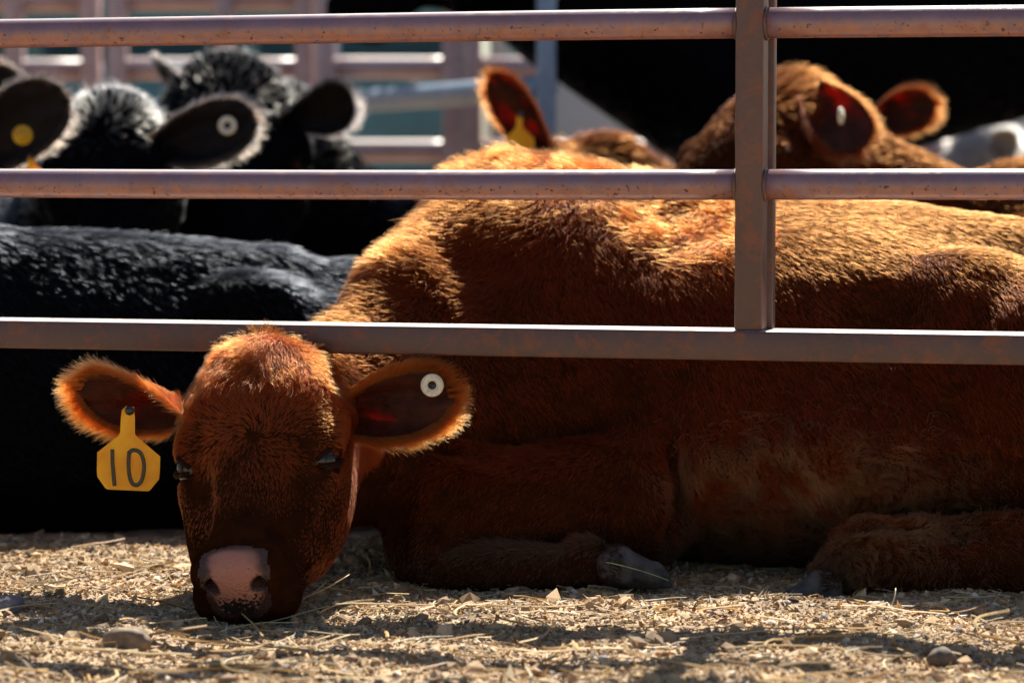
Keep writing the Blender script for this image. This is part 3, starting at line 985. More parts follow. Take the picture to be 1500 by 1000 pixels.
def ear(parent, fr, side, mats, hair, hcol, base=None, tip=None, nout=None, W=.062, cup=.035, n_rim=2600, n_back=2600, n_in=900,
        hl=.024, rad=.0004, droop=.0, name='ear', rimcol=None, T=16, S=14):
    """leaf shaped cupped ear; base/tip in world coordinates, nout = direction the opening faces"""
    base = np.array(base); tip = np.array(tip); ax = nrm(tip - base); L = np.linalg.norm(tip - base)
    nout = nrm(np.array(nout, float) - ax * (np.array(nout, float) @ ax)); up = np.cross(ax, nout)
    if up[2] < 0: up = -up
    t = np.linspace(0, 1, T)
    prof = np.interp(t, [0, .12, .3, .5, .7, .85, .95, 1], [.45, .62, .88, 1., .99, .84, .58, .24])
    cu = cup * np.interp(t, [0, .25, .6, 1], [1.25, 1.0, .7, .15])
    s = np.linspace(-1, 1, S)
    cen = base[None] + ax[None] * (L * t)[:, None] + up[None] * (-droop * L * (t * (1 - t)) * 4)[:, None]
    A = cen[:, None] + up[None, None] * (W * prof[:, None] * s[None])[..., None] + nout[None, None] * (cu[:, None] * (s[None] ** 2 - .35) + .004 * np.sin(s[None] * 7 + t[:, None] * 5))[..., None]
    Bk = A - nout[None, None] * (.0045 * (1 - .6 * np.abs(s))[None, :, None] + .001)
    V = np.concatenate([A.reshape(-1, 3), Bk.reshape(-1, 3)])
    I = np.arange(T*S).reshape(T, S); J = I + T*S
    F = [[I[i, j], I[i+1, j], I[i+1, j+1], I[i, j+1]] for i in range(T-1) for j in range(S-1)]
    Fb = [[J[i, j], J[i, j+1], J[i+1, j+1], J[i+1, j]] for i in range(T-1) for j in range(S-1)]
    Fe = []
    for i in range(T-1):
        Fe += [[I[i, 0], J[i, 0], J[i+1, 0], I[i+1, 0]], [I[i, -1], I[i+1, -1], J[i+1, -1], J[i, -1]]]
    for j in range(S-1):
        Fe += [[I[-1, j], J[-1, j], J[-1, j+1], I[-1, j+1]], [I[0, j], I[0, j+1], J[0, j+1], J[0, j]]]
    flipit = np.dot(np.cross(A[1, 0]-A[0, 0], A[0, 1]-A[0, 0]), nout) < 0
    allF = F + Fb + Fe
    if flipit: allF = [list(map(int, q[::-1])) for q in allF]; 
    else: allF = [list(map(int, q)) for q in allF]
    e = mesh_obj(name, V, allF, mats, parent)
    fq = np.array(allF)
    nF = len(F)
    # rim hair; a raised rimcol puts the backlit glow into its colour
    rr = np.concatenate([A[:, 0], A[-1, 1:-1], A[::-1, -1]])
    seg = np.linalg.norm(np.diff(rr, axis=0), axis=1); cs = np.concatenate([[0], np.cumsum(seg)])
    q = rng.random(n_rim) * cs[-1]
    root = np.stack([np.interp(q, cs, rr[:, a]) for a in range(3)], -1)
    tt = ((root - base) @ ax) / L
    cc = base + ax * (L * np.clip(tt - .12, 0, .8))[:, None]
    out = nrm(root - cc)
    out = nrm(out - nout * (out @ nout)[:, None] * .6)
    d = nrm(out + ax * .55 + rng.normal(size=(n_rim, 3)) * .22 + .25 * vnoise3(root, 40, 3) + nout * rng.normal(size=(n_rim, 1)) * .35)
    root = root - out * rng.uniform(0, .012, (n_rim, 1)) * W / .06 + nout * rng.uniform(-.003, .002, (n_rim, 1))
    K = 5; ln = hl * rng.uniform(.45, 1.15, n_rim) * np.interp(tt, [0, .2, 1], [.8, 1, 1])
    pts = np.stack([root + d * (ln * k / (K-1))[:, None] + (ax * .25 - np.array([0, 0, .12]))[None] * (ln * (k/(K-1)) ** 2)[:, None] for k in range(K)], 1)
    rd = rad * (1 - .7 * np.linspace(0, 1, K)[None]) * rng.uniform(.7, 1.2, n_rim)[:, None]
    rc = np.tile(hcol if rimcol is None else rimcol, (n_rim, 1)) * rng.uniform(.8, 1.2, (n_rim, 1))
    curves_obj(name + '_rim_hair', pts, rd, hair, e, rc)
    dirf = lambda r, n: ax[None] + .7 * nrm((r - base) - ax * ((r - base) @ ax)[:, None])
    fur(name + '_back_hair', V, fq[nF:], n_back, dirf, lambda r, n: np.full(len(r), hl * .75), e, hair, rad, lift=.4, csize=.008,
        colf=lambda r, n: np.tile(hcol, (len(r), 1)))
    if n_in:
        fur(name + '_inner_hair', V, fq[:nF], n_in, lambda r, n: ax[None] * 1. + 0 * r, lambda r, n: np.full(len(r), hl * .8) * (1.2 - ((r - base) @ ax) / L).clip(.2, 1), e, hair, rad * .7,
            lift=.30, clump=.4, csize=.01, colf=lambda r, n: np.tile(hcol * .6, (len(r), 1)))
    return e, dict(base=base, ax=ax, up=up, nout=nout, L=L, W=W)


def eyes(parent, fr, r=.0205, wide=1.0):
    for s in (-1, 1):
        c = to_world((.172, s*.100*wide, -.060), fr)
        V, F = sphere_vf(c, r * fr[2], 24, 14)
        e = mesh_obj('eye', V, F, M_EYE, parent)
        # lids: two thick arcs hugging the ball, running along the head
        o = nrm(fr[1] @ np.array([0, s*.86, .5])); a = fr[1] @ np.array([.6, 0, .8]); a = nrm(a - o * (a @ o)); b = np.cross(o, a)
        if b @ fr[1][:, 0] > 0: b = -b
        for sg, ang in ((1, 27), (-1, 36)):
            th = np.linspace(-1.3, 1.3, 15)
            ca, sa = math.cos(R(ang)), math.sin(R(ang)) * sg
            pts = [c + (r * 1.02) * fr[2] * (o * math.cos(q) * ca + a * math.sin(q) + b * math.cos(q) * sa) for q in th]
            V, F = tube_vf(np.array(pts), np.interp(th, [-1.3, 0, 1.3], [.003, .0055, .003]) * fr[2], 8, up=o)
            mesh_obj('eyelid', V, F, M_LID, e)


def button_tag(c, axis, r, mat, label, hole=True, group=None, pin_mat=None, name='button_ear_tag', thick=.004):
    t = thing(name, tuple(c), label, 'ear tag', group)
    prof = [(r*.30, -thick*.5), (r*.96, -thick*.5), (r, -thick*.2), (r, thick*.3), (r*.93, thick*.7), (r*.62, thick*.75), (r*.5, thick*.45), (r*.42, thick*.5), (r*.36, thick*.2), (r*.30, -thick*.1)] if hole else \
        [(r*.2, -thick*.5), (r, -thick*.5), (r, thick*.2), (r*.95, thick*.5), (r*.3, thick*.5), (r*.22, thick*.9), (r*.05, thick*.9)]
    V, F = lathe_vf(c, axis, prof); F = F[:-2] + [F[-1]] + [F[-2]]
    mesh_obj('disc', V, F, mat, t)
    V, F = lathe_vf(np.array(c) + nrm(axis) * thick * .1, axis, [(r*.36, 0), (r*.34, thick*.35), (r*.16, thick*.4), (r*.14, thick*.9), (r*.02, thick*1.0)], 18)
    mesh_obj('pin', V, F, pin_mat or M_DARK, t)
    return t


def planum_d(q, k=1.0):
    """1 on the edge of the bare nose leather, less inside"""
    hw = np.interp(q[:, 2], [-.08, -.065, -.032, -.015, .0], [.033, .037, .034, .040, .038])
    d = (np.abs(q[:, 1] / hw) ** 2.7 + np.abs((q[:, 2] + .029) / .043) ** 2.7) ** (1 / 2.7)
    d = (d ** 5 + (np.maximum(.368 - q[:, 0], 0) / .019) ** 5) ** .2
    return np.where(q[:, 0] > .31, d, 9.)


def split_nose(V, F, fr, parent, mat):
    q = to_local(V[F].mean(1), fr)
    m = planum_d(q) < 1.28
    nf = F[m]
    used, inv = np.unique(nf, return_inverse=True)
    qq = to_local(V[used], fr)
    cc = np.zeros((len(used), 3))
    cc[:, 0] = sstep(-.018, -.060, qq[:, 2]) * (1 - .35 * sstep(.01, .04, np.abs(qq[:, 1])))
    nostr = np.minimum(*[np.linalg.norm((qq - np.array([.388, s*.033, -.027])) * [.3, 1, 1], axis=1) for s in (-1, 1)])
    cc[:, 1] = np.maximum(sstep(.80, 1.12, planum_d(qq) + .12 * vnoise(qq, 90, 4)), sstep(.0135, .0105, nostr))
    mesh_obj('nose', V[used], inv.reshape(nf.shape), mat, parent, col=cc)
    return F[~m]


def cow(name, label, colour, body, origin, back, poll, muz, hint, neck, ears, scale=1., res=.012, hres=None,
        n_fur=40000, hl=.022, rad=.0009, tagged=None, lat=1, ear_n=1000, group=None, wide=1.12, lats=1.0, cat='cow', wfun=None, pollen=.035, poll_sun=0., rim=(.11, .07, .05)):
    hcol = RED if colour == 'red' else (BLACK if colour == 'black' else np.array([.62, .60, .56]))
    hm = M_GUARD if colour == 'red' else M_BLACK_HAIR
    sm = M_SKIN_RED if colour == 'red' else M_SKIN_BLACK
    em = M_EAR_RED if colour == 'red' else M_EAR_BLACK
    if colour == 'grey': sm = em = M_SKIN_PALE
    t = thing(name, (origin[0], origin[1], 0), label, cat, group)
    e = nrm(np.array([back[0], back[1], 0.])); l = np.array([-e[1], e[0], 0.]) * lat
    frB = (np.array([origin[0], origin[1], 0.]), np.stack([e, l, [0, 0, 1.]], 1), scale)
    fr = head_frame(poll, muz, hint)
    cs = [np.array([origin[0], origin[1], .3]) + e * q * scale + l * w * scale for q in (-.4, 1.4) for w in (-.5, .5)] + [fr[0] - .2, fr[0] + .2, np.array(muz) - .1, np.array(muz) + .1]
    lo = np.min(cs, 0); hi = np.max(cs, 0); hi[2] = max(hi[2], (.7 if body == 'lying' else 1.4) * scale, fr[0][2] + .12); lo[2] = -.03
    f = Field(*[np.arange(lo[a], hi[a], res) for a in range(3)])
    (lying_prims if body == 'lying' else standing_prims)(Wide(f, lats), frB)
    nk = [np.array(q[:3], float) for q in neck]; nr = [q[3] for q in neck]
    for i in range(len(nk) - 1): f.C(nk[i], nk[i+1], nr[i], nr[i+1], .06)
    f.C(nk[-1], to_world((.06, 0, -.10), fr), nr[-1], .085 * fr[2], .05)
    head_prims(f, fr, fine=False, wide=wide)
    V, F = f.mesh(); V = relax(V, F, 2)
    mesh_obj('body', V, F, sm, t)
    hw = lambda p: (sstep(-.06, .04, to_local(p, fr)[:, 0]) * (np.linalg.norm(p - to_world((.2, 0, -.08), fr), axis=1) < .34 * fr[2]))[:, None]

    def dirf(r, n):
        q = to_local(r, fr)
        hd = np.stack([(q[:, 0] - .13) * 6 + .2, q[:, 1] * 5, 0 * q[:, 0]], -1)
        hd = nrm(hd @ fr[1].T)
        bd = e[None] * .7 + np.array([0, 0, -.7])[None] + 0 * r
        w = hw(r)
        return hd * w + bd * (1 - w)

    def lenf(r, n):
        q = to_local(r, fr); w = hw(r)[:, 0]
        return w * (np.interp(q[:, 0], [-.02, .05, .12, .3, .4], [pollen, pollen, hl*.7, hl*.35, hl*.2])) + (1 - w) * (hl * (.8 + .7 * sstep(.3, .9, n[:, 2])))

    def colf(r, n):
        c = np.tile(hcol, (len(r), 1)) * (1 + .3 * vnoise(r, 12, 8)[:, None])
        d = (poll_sun * hw(r)[:, 0] * sstep(.15, .02, to_local(r, fr)[:, 0]))[:, None]  # poll hair paled, sunlight on it put into the hair colour
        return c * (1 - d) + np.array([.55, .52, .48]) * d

    def wf(c, n):
        w = 1 - .75 * sstep(.1, -.4, -(n[:, 1]) * -1 * -1)   # fewer on faces turned away from the gate
        w = np.where(n[:, 1] > .5, .25, 1.) * np.where(c[:, 2] < .1, .3, 1)
        w = w * np.where(to_local(c, fr)[:, 0] > .33, .4, 1)
        if wfun is not None: w = w * wfun(c, n)
        return w
    um = M_RED_UNDER if colour == 'red' else (M_BLACK_UNDER if poll_sun < .5 else M_BLACK_HAIR)
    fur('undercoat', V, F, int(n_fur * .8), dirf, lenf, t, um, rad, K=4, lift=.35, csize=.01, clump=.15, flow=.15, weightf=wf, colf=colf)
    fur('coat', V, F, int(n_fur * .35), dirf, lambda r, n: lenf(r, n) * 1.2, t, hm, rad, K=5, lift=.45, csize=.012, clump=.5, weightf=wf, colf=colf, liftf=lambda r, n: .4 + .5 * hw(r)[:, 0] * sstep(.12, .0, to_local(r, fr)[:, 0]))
    eyes(t, fr)
    out = []
    for er in ears:
        er = dict(er); nm = er.pop('_n', None)
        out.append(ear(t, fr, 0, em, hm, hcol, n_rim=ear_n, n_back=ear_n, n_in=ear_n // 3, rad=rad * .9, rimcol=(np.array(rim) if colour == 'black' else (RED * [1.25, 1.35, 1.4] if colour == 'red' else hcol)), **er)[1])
    return t, fr, out


# ---- the calf with tag 10
def main_calf():
    e = nrm(np.array([math.cos(R(8.5)), -math.sin(R(8.5)), 0])); l = np.array([e[1], -e[0], 0.])
    O = np.array([.0, 4.66, 0.])
    t = thing('resting_calf', (O[0], O[1], 0), 'reddish brown calf lying with its chin on the dirt under the gate rail', 'calf')
    poll = P(378, 500, 4.05); muz = P(334, 870, 3.79)
    fr = head_frame(poll, muz, (-.24, -1, .75))
    frB = (O, np.stack([e, l, [0, 0, 1.]], 1), 1.)
    B = lambda s, a, z: O + e * s + l * a + np.array([0, 0, z])
    xs = axis_grid([(-.56, -.14, .0042), (-.14, 1.45, .0088)])
    ys = axis_grid([(3.70, 4.22, .0044), (4.22, 5.08, .0098)])
    zs = axis_grid([(-.03, .42, .0046), (.42, .68, .008)])
    f = Field(xs, ys, zs)
    E, C = f.E, f.C
    fb = dict(fr=frB)
    # trunk
    E((.46, 0, .262), (.54, .335, .290), .06, **fb)
    E((.52, .03, .17), (.50, .375, .19), .06, **fb)
    E((.06, 0, .245), (.33, .295, .355), .07, **fb)
    C((-.06, 0, .545), (.34, 0, .50), .055, .050, .09, **fb)
    C((.30, 0, .495), (.95, 0, .465), .055, .055, .09, **fb)
    E((1.02, 0, .27), (.30, .28, .225), .06, **fb)
    # shoulder and folded fore leg
    E((.05, .215, .25), (.15, .075, .17), .05, **fb)
    E((.04, -.20, .30), (.17, .105, .22), .05, **fb)
    E((.00, .26, .22), (.12, .08, .12), .045, **fb)
    C(P(925, 735, 4.32), P(640, 760, 4.26), .105, .078, .035)
    E(P(690, 735, 4.27), (.11, .05, .075), .03)
    C(P(655, 745, 4.27), P(625, 800, 4.24), .080, .066, .02)
    C(P(640, 832, 4.20), P(875, 832, 4.16), .036, .028, .015)
    E(P(860, 812, 4.17), (.034, .030, .026), .015)
    # chest / brisket between the leg and the head
    E((-.14, .06, .22), (.17, .20, .19), .06, **fb)
    # neck
    C(B(-.0, -.01, .45), P(585, 480, 4.45), .115, .085, .06, sq=((0, 0, 1), 1.3))
    C(P(600, 600, 4.46), P(470, 650, 4.27), .19, .125, .06)
    C(P(590, 495, 4.42), P(470, 600, 4.27), .070, .070, .05, sq=((.3, .2, 1), 1.5))
    C(P(465, 660, 4.24), to_world((.08, 0, -.14), fr), .11, .10, .05)
    # hind quarters
    E((.75, .215, .435), (.085, .060, .055), .06, **fb)
    E((.745, -.215, .455), (.085, .065, .055), .05, **fb)
    E((.95, .280, .265), (.25, .14, .215), .06, **fb)
    E((.98, -.25, .25), (.27, .125, .2), .045, **fb)
    C(B(.72, .27, .40), B(.62, .335, .24), .03, .03, .06)
    C(P(1600, 815, 4.12), P(1275, 815, 4.13), .072, .052, .02)
    C(P(1275, 812, 4.13), P(1222, 842, 4.12), .046, .032, .02)
    E(P(1262, 842, 4.08), (.016, .014, .018), .01)
    # creases: elbow fold, girth line, flank hollow
    f.C(P(985, 545, 4.30), P(985, 860, 4.24), .010, .020, .035, 'sub')
    f.C(P(640, 664, 4.26), P(775, 668, 4.20), .006, .005, .03, 'sub')
    f.C(P(1368, 520, 4.16), P(1400, 770, 4.09), .014, .026, .035, 'sub')
    f.E(B(.590, .300, .405), (.05, .040, .065), .045, 'sub')
    f.C(P(1180, 770, 4.12), P(1560, 775, 4.05), .006, .010, .02, 'sub')
    f.E(P(560, 780, 4.12), (.04, .10, .09), .04, 'sub')
    # the neck keeps clear of the gate rail
    head_prims(f, fr, True, 1.0)
    E((.10, 0, -.075), (.09, .115, .070), .04, fr=fr)
    for sg in (-1, 1): E((.22, sg*.072, -.125), (.095, .040, .060), .04, fr=fr)
    V, F = f.mesh()
    V = relax(V, F, 1)
    # press the neck down where the rail crosses it
    s = (V - F0) @ FD; dpt = (V - F0) @ FN
    lim = zb0 - .012 + .5 * np.maximum(dpt - .088, 0) ** .8
    near = (dpt > -.012) & (dpt < .30) & (V[:, 2] > lim) & (V[:, 0] < .0)
    V[near, 2] = lim[near]
    V += vnormals(V, F) * (.0007 * vnoise(V, 22, 50) + .0016 * vnoise(V, 7, 51))[:, None]
    rest = split_nose(V, F, fr, t, M_NOSE)
    body = mesh_obj('body', V, rest, M_SKIN_RED, t)
    eyes(t, fr, .0225, .975)

    def hmask(r):
        q = to_local(r, fr)
        return ((r[:, 1] < FY(r[:, 0])) & (r[:, 0] < -.17) & (q[:, 0] > -.09)) | ((r[:, 1] < FY(r[:, 0]) + .09) & (r[:, 2] < .30) & (q[:, 0] > .0) & (np.abs(q[:, 1]) < .16) & (q[:, 2] > -.24))

    def ucoord(r): return to_local(r, fr)

    def dir_head(r, n):
        q = ucoord(r)
        du, dv = q[:, 0] - .165, q[:, 1] - .008
        rr = np.sqrt(du ** 2 + dv ** 2) + 1e-4
        swirl = np.exp(-(rr / .05) ** 2) * .8
        d = np.stack([du / rr - swirl * dv / rr, dv / rr + swirl * du / rr, 0 * du], -1)
        d[:, 0] += np.where(q[:, 0] > .165, .5, 0) + sstep(.06, .14, -q[:, 2]) * 1.2
        # tuft falls forward over the brow
        tuft = np.exp(-((q[:, 0] - .0) / .03) ** 2) * (np.abs(q[:, 1]) < .06)
        d[:, 0] += tuft * 2.6 * (q[:, 0] > -.02)
        return d @ fr[1].T

    def len_head(r, n):
        q = ucoord(r)
        L = np.interp(q[:, 0], [-.05, .03, .075, .11, .17, .25, .33, .37], [.036, .038, .024, .018, .013, .010, .0065, .004])
        L = np.where(-q[:, 2] > .11, np.maximum(L, .012), L)
        return L * (1 + .25 * vnoise(r, 25, 3))

    def w_head(c, n):
        q = ucoord(c)
        w = hmask(c).astype(float)
        for sg in (-1, 1):
            w *= (np.linalg.norm(q - np.array([.172, sg*.112, -.060]), axis=1) > .0165)
            w *= (np.linalg.norm(q - np.array([.388, sg*.034, -.020]), axis=1) > .014)
        pl = planum_d(q) < .84
        return w * np.where(pl, 0, 1) * (1 + 1.2 * sstep(.12, 0, q[:, 0]))

    def col_head(r, n):
        q = ucoord(r)
        c = np.tile(RED * [1.8, 2.2, 2.2], (len(r), 1)) * (1 + .22 * vnoise(r, 10, 4)[:, None])
        dark = np.maximum(np.exp(-((q[:, 0] - .335) / .020) ** 2) * sstep(.062, .045, np.abs(q[:, 1])) * sstep(-.06, -.03, q[:, 2]) * .85, sstep(-.085, -.12, q[:, 2]) * sstep(.28, .36, q[:, 0]) * .75)
        ring = sstep(1.3, 1.0, planum_d(q)) * .5
        dark = np.clip(np.maximum(dark, ring), 0, .93)[:, None]
        return c * (1 - dark) + np.array([.03, .018, .012]) * dark
    fur('head_coat', V, rest, 95000, dir_head, len_head, body, M_FACE_HAIR, .00034, K=5, weightf=w_head, colf=col_head, csize=.0065, clump=.5, flow=.28, jit=.16,
        liftf=lambda r, n: .28 + .75 * sstep(.07, -.02, ucoord(r)[:, 0]) + .1 * vnoise(r, 30, 6))
    # body coat
    zone = lambda r, cx, cy, sx, sy: np.exp(-((r[:, 0] - cx) / sx) ** 2 - ((r[:, 2] - cy) / sy) ** 2)
    curlc = P(1170, 690, 4.25)

    def dir_body(r, n):
        d = e[None] * .55 + np.array([0, 0, -.95])[None] + 0 * r
        nk = sstep(-.02, -.15, r[:, 0])[:, None]
        d = d * (1 - nk) + (np.array([.15, .1, -.8])[None] + 0 * r) * nk
        crest = sstep(.25, .75, n[:, 2])[:, None]
        wi = sstep(.35, -.1, r[:, 0])[:, None] * crest
        d = d * (1 - wi) + (np.array([-.55, -.3, .1])[None] + 0 * r) * wi
        leg = (sstep(.25, .15, r[:, 2]) * sstep(4.34, 4.26, r[:, 1]) * sstep(.22, .12, r[:, 0]))[:, None]
        d = d * (1 - leg) + (np.array([-.5, 0, -.75])[None] + 0 * r) * leg
        c = zone(r, curlc[0] + .02, curlc[2] - .02, .17, .07)[:, None]
        return d + c * vnoise3(r, 22, 91) * 1.0

    def len_body(r, n):
        L = .019 + .007 * sstep(.35, .8, n[:, 2]) + .014 * sstep(.45, .9, n[:, 2]) * sstep(.45, -.05, r[:, 0])
        L = L + .014 * zone(r, curlc[0] + .02, curlc[2] - .03, .18, .08)
        L = L * np.where((r[:, 2] < .2) & (r[:, 1] < 4.33) & ((r[:, 0] < .22) | (r[:, 0] > .5)), .55, 1)
        rail = np.exp(-((((r - F0) @ FN) - .04) / .07) ** 2) * (r[:, 0] < -.05) * (r[:, 2] > .28)
        return L * (1 - .8 * rail) * (1 + .3 * vnoise(r, 9, 61))

    def w_body(c, n):
        w = (~hmask(c)).astype(float)
        w *= np.where(n[:, 1] > .45, .12, 1.) * np.where(c[:, 0] > .92, .12, 1.) * np.where(c[:, 1] > 4.9, .2, 1) * np.where(c[:, 2] < .0, .0, 1)
        return w * (1 + .5 * sstep(.3, .7, n[:, 2]))

    def col_body(r, n):
        c = np.tile(RED, (len(r), 1)) * (1 + .18 * vnoise(r, 7, 4)[:, None] + .15 * vnoise(r, 30, 5)[:, None])
        legf = (r[:, 0] < .25) & (r[:, 1] < 4.34)
        mud = np.clip(sstep(.12, .03, r[:, 2]) * 1.0 + .9 * sstep(.2, .7, vnoise(r, 24, 44)) * sstep(.25, .06, r[:, 2]), 0, 1)
        mud = mud * np.where(legf, sstep(.105, .05, r[:, 2]), 1) * .85
        mud = mud * np.where(r[:, 0] > .5, sstep(.10, .04, r[:, 2]) * .4, 1)
        c = c * (1 - mud[:, None]) + np.array([.085, .055, .035]) * mud[:, None]
        tan = (zone(r, curlc[0], curlc[2], .17, .05) * sstep(-.1, .4, vnoise(r, 40, 13)))[:, None] * .6
        c = c * (1 - tan) + np.array([.38, .23, .12]) * tan
        topmix = (sstep(.5, .85, n[:, 2]) * sstep(.15, .45, r[:, 0]))[:, None] * .3  # upward-facing hair blends towards a brighter orange
        return c * (1 - topmix) + np.array([.21, .041, .007]) * topmix
    lf_body = lambda r, n: .26 + .8 * sstep(.5, .9, n[:, 2]) * sstep(.35, -.05, r[:, 0]) + .25 * zone(r, curlc[0], curlc[2] - .03, .2, .1)
    fur('undercoat', V, rest, 250000, dir_body, len_body, body, M_RED_UNDER, .00040, K=4, weightf=w_body, colf=lambda r, n: col_body(r, n) * [.95, 1.2, 1.2], csize=.004, clump=.12, lift=.3, flow=.15, jit=.14,
        liftf=lambda r, n: lf_body(r, n) * .8)
    fur('coat', V, rest, 75000, dir_body, lambda r, n: len_body(r, n) * 1.2, body, M_GUARD, .00046, K=6, weightf=w_body, colf=lambda r, n: col_body(r, n) * 1.1, csize=.006, clump=.5, lift=.3, flow=.16, jit=.18,
        liftf=lf_body, curl=.15)
    fur('belly_curls', V, rest, 16000, lambda r, n: np.array([[.4, 0, -.8]]) + 1.1 * vnoise3(r, 26, 91), lambda r, n: .030 * (1 + .4 * vnoise(r, 20, 2)), body, M_RED_HAIR, .00062, K=7,
        weightf=lambda c, n: (~hmask(c)) * zone(c, curlc[0] + .03, curlc[2] - .035, .17, .075) ** 1.2 * (n[:, 1] < .1) * (c[:, 0] > .22), colf=lambda r, n: (np.array([.21, .085, .028]) + np.zeros((len(r), 3))) * (.55 + .9 * sstep(-.2, .5, vnoise(r, 30, 12))[:, None] * sstep(.10, .2, r[:, 2])[:, None]),
        csize=.012, clump=.75, liftf=lambda r, n: .6 + 0 * r[:, 0], flow=.3, curl=.9)
    fur('poll_tuft', V, rest, 14000, lambda r, n: (np.stack([(ucoord(r)[:, 0] + .02) * 14, ucoord(r)[:, 1] * 9, 0 * r[:, 0]], -1)) @ fr[1].T,
        lambda r, n: .040 + .012 * vnoise(r, 30, 2), body, M_RED_HAIR, .00036, K=6, weightf=lambda c, n: hmask(c) * sstep(.085, .01, ucoord(c)[:, 0]) * (1 + .9 * vnoise(c, 35, 21)).clip(0, 2) * (ucoord(c)[:, 0] > -.04) * (ucoord(c)[:, 2] > -.10),
        colf=lambda r, n: np.tile([.23, .040, .006], (len(r), 1)), csize=.006, clump=.5, liftf=lambda r, n: 1.0 - .5 * sstep(.0, .06, ucoord(r)[:, 0]), flow=.5, curl=.4)
    fur('crest_hair', V, rest, 22000, lambda r, n: np.array([[-.7, -.5, .0]]) + 0 * r, lambda r, n: 
        .040 * (1 + .5 * vnoise(r, 20, 2)), body, M_RED_HAIR, .00038, K=6,
        weightf=lambda c, n: (~hmask(c)) * (c[:, 0] < .42) * (c[:, 2] > .30) * sstep(.72, .93, n[:, 2]) * (((c - F0) @ FN) > .13) * (n[:, 1] < .7), colf=lambda r, n: np.tile([.23, .040, .006], (len(r), 1)),
        csize=.007, clump=.5, liftf=lambda r, n: 1.5 + 0 * r[:, 0], flow=.6, curl=.3)
    # whiskers and eyelashes
    K = 6; W = []
    for i in range(130):
        s = random.choice((-1, 1))
        q = np.array([random.uniform(.33, .39), s * random.uniform(.048, .072), random.uniform(-.13, -.06)])
        d = nrm(np.array([random.uniform(-.1, .8), s * random.uniform(.6, 1.2), random.uniform(-.7, .5)])); L = random.uniform(.012, .035)
        W.append([to_world(q + d * L * k / (K-1) + np.array([1, 0, 0]) * L * .3 * (k/(K-1))**2, fr) for k in range(K)])
    for s in (-1, 1):
        for i in range(34):
            a = i / 33
            q = np.array([.152 + .036*a, s*.103, -.047 + .004*math.sin(a*3)]); d = nrm(np.array([.5 + .5*(a-.5), s*.6, .5])); L = random.uniform(.007, .012)
            W.append([to_world(q + d*L*k/(K-1) + np.array([.6, 0, -.3])*L*(k/(K-1))**2, fr) for k in range(K)])
    W = np.array(W); 
    curves_obj('whiskers', W, np.full((len(W), K), .00028) * np.linspace(1, .3, K)[None], M_RED_HAIR, t, np.tile([.06, .03, .018], (len(W), 1)))
    # ears
    earL, iL = ear(t, fr, -1, M_EAR_RED, M_RED_HAIR, RED, base=P(262, 600, 4.045), tip=P(113, 562, 4.00), nout=(-.15, -1, -.75), W=.051, cup=.034, n_rim=5200, n_back=5200, n_in=1800, hl=.026, rad=.00034, T=26, S=20, rimcol=np.array([.32, .060, .010]))
    earR, iR = ear(t, fr, 1, M_EAR_RED, M_RED_HAIR, RED, base=P(498, 612, 4.075), tip=P(664, 574, 4.045), nout=(.12, -1, .0), W=.050, cup=.034, n_rim=5600, n_back=5200, n_in=1800, hl=.024, rad=.00034, T=26, S=20, rimcol=np.array([.32, .060, .010]))
    # hooves
    for (a, b, c, r0, r1, nm) in ((P(905, 830, 4.135), P(958, 843, 4.12), P(980, 858, 4.12), .031, .018, 'hoof'), (P(905, 830, 4.18), P(955, 842, 4.175), P(975, 855, 4.17), .034, .018, 'hoof'),
                                  (P(1205, 862, 4.09), P(1160, 880, 4.08), P(1142, 893, 4.08), .030, .016, 'hoof')):
        lo = np.minimum(np.minimum(a, b), c) - .05; hi = np.maximum(np.maximum(a, b), c) + .05
        g = Field(*[np.arange(lo[q], hi[q], .0035) for q in range(3)])
        g.C(a, b, r0, r1, .01, sq=((0, 1, 0), .7) if False else None); g.C(b, c, r1, .006, .012)
        v, q = g.mesh(); v = relax(v, q, 2)
        v = v + vnormals(v, q) * (.0016 * vnoise(v * [1, 1, 2.5], 45, 3) + .0008 * vnoise(v, 150, 4))[:, None]
        hf = mesh_obj(nm, v, q, M_HOOF, t)
        dx = np.sign(c[0] - a[0])
        fur('coronet_hair', v, q, 1500, lambda r, n: np.array([[dx * 1., 0, -.35]]) + 0 * r, lambda r, n: .013 + 0 * r[:, 0], hf, M_RED_UNDER, .0004, K=4, lift=.2, csize=.006, clump=.5,
            weightf=lambda cc_, n: sstep(.022, .004, dx * (cc_[:, 0] - a[0]) + .018) * (cc_[:, 2] > .01), colf=lambda r, n: np.tile([.05, .022, .012], (len(r), 1)))
    return t, fr, iL, iR


calf, FR, EL, ER = main_calf()

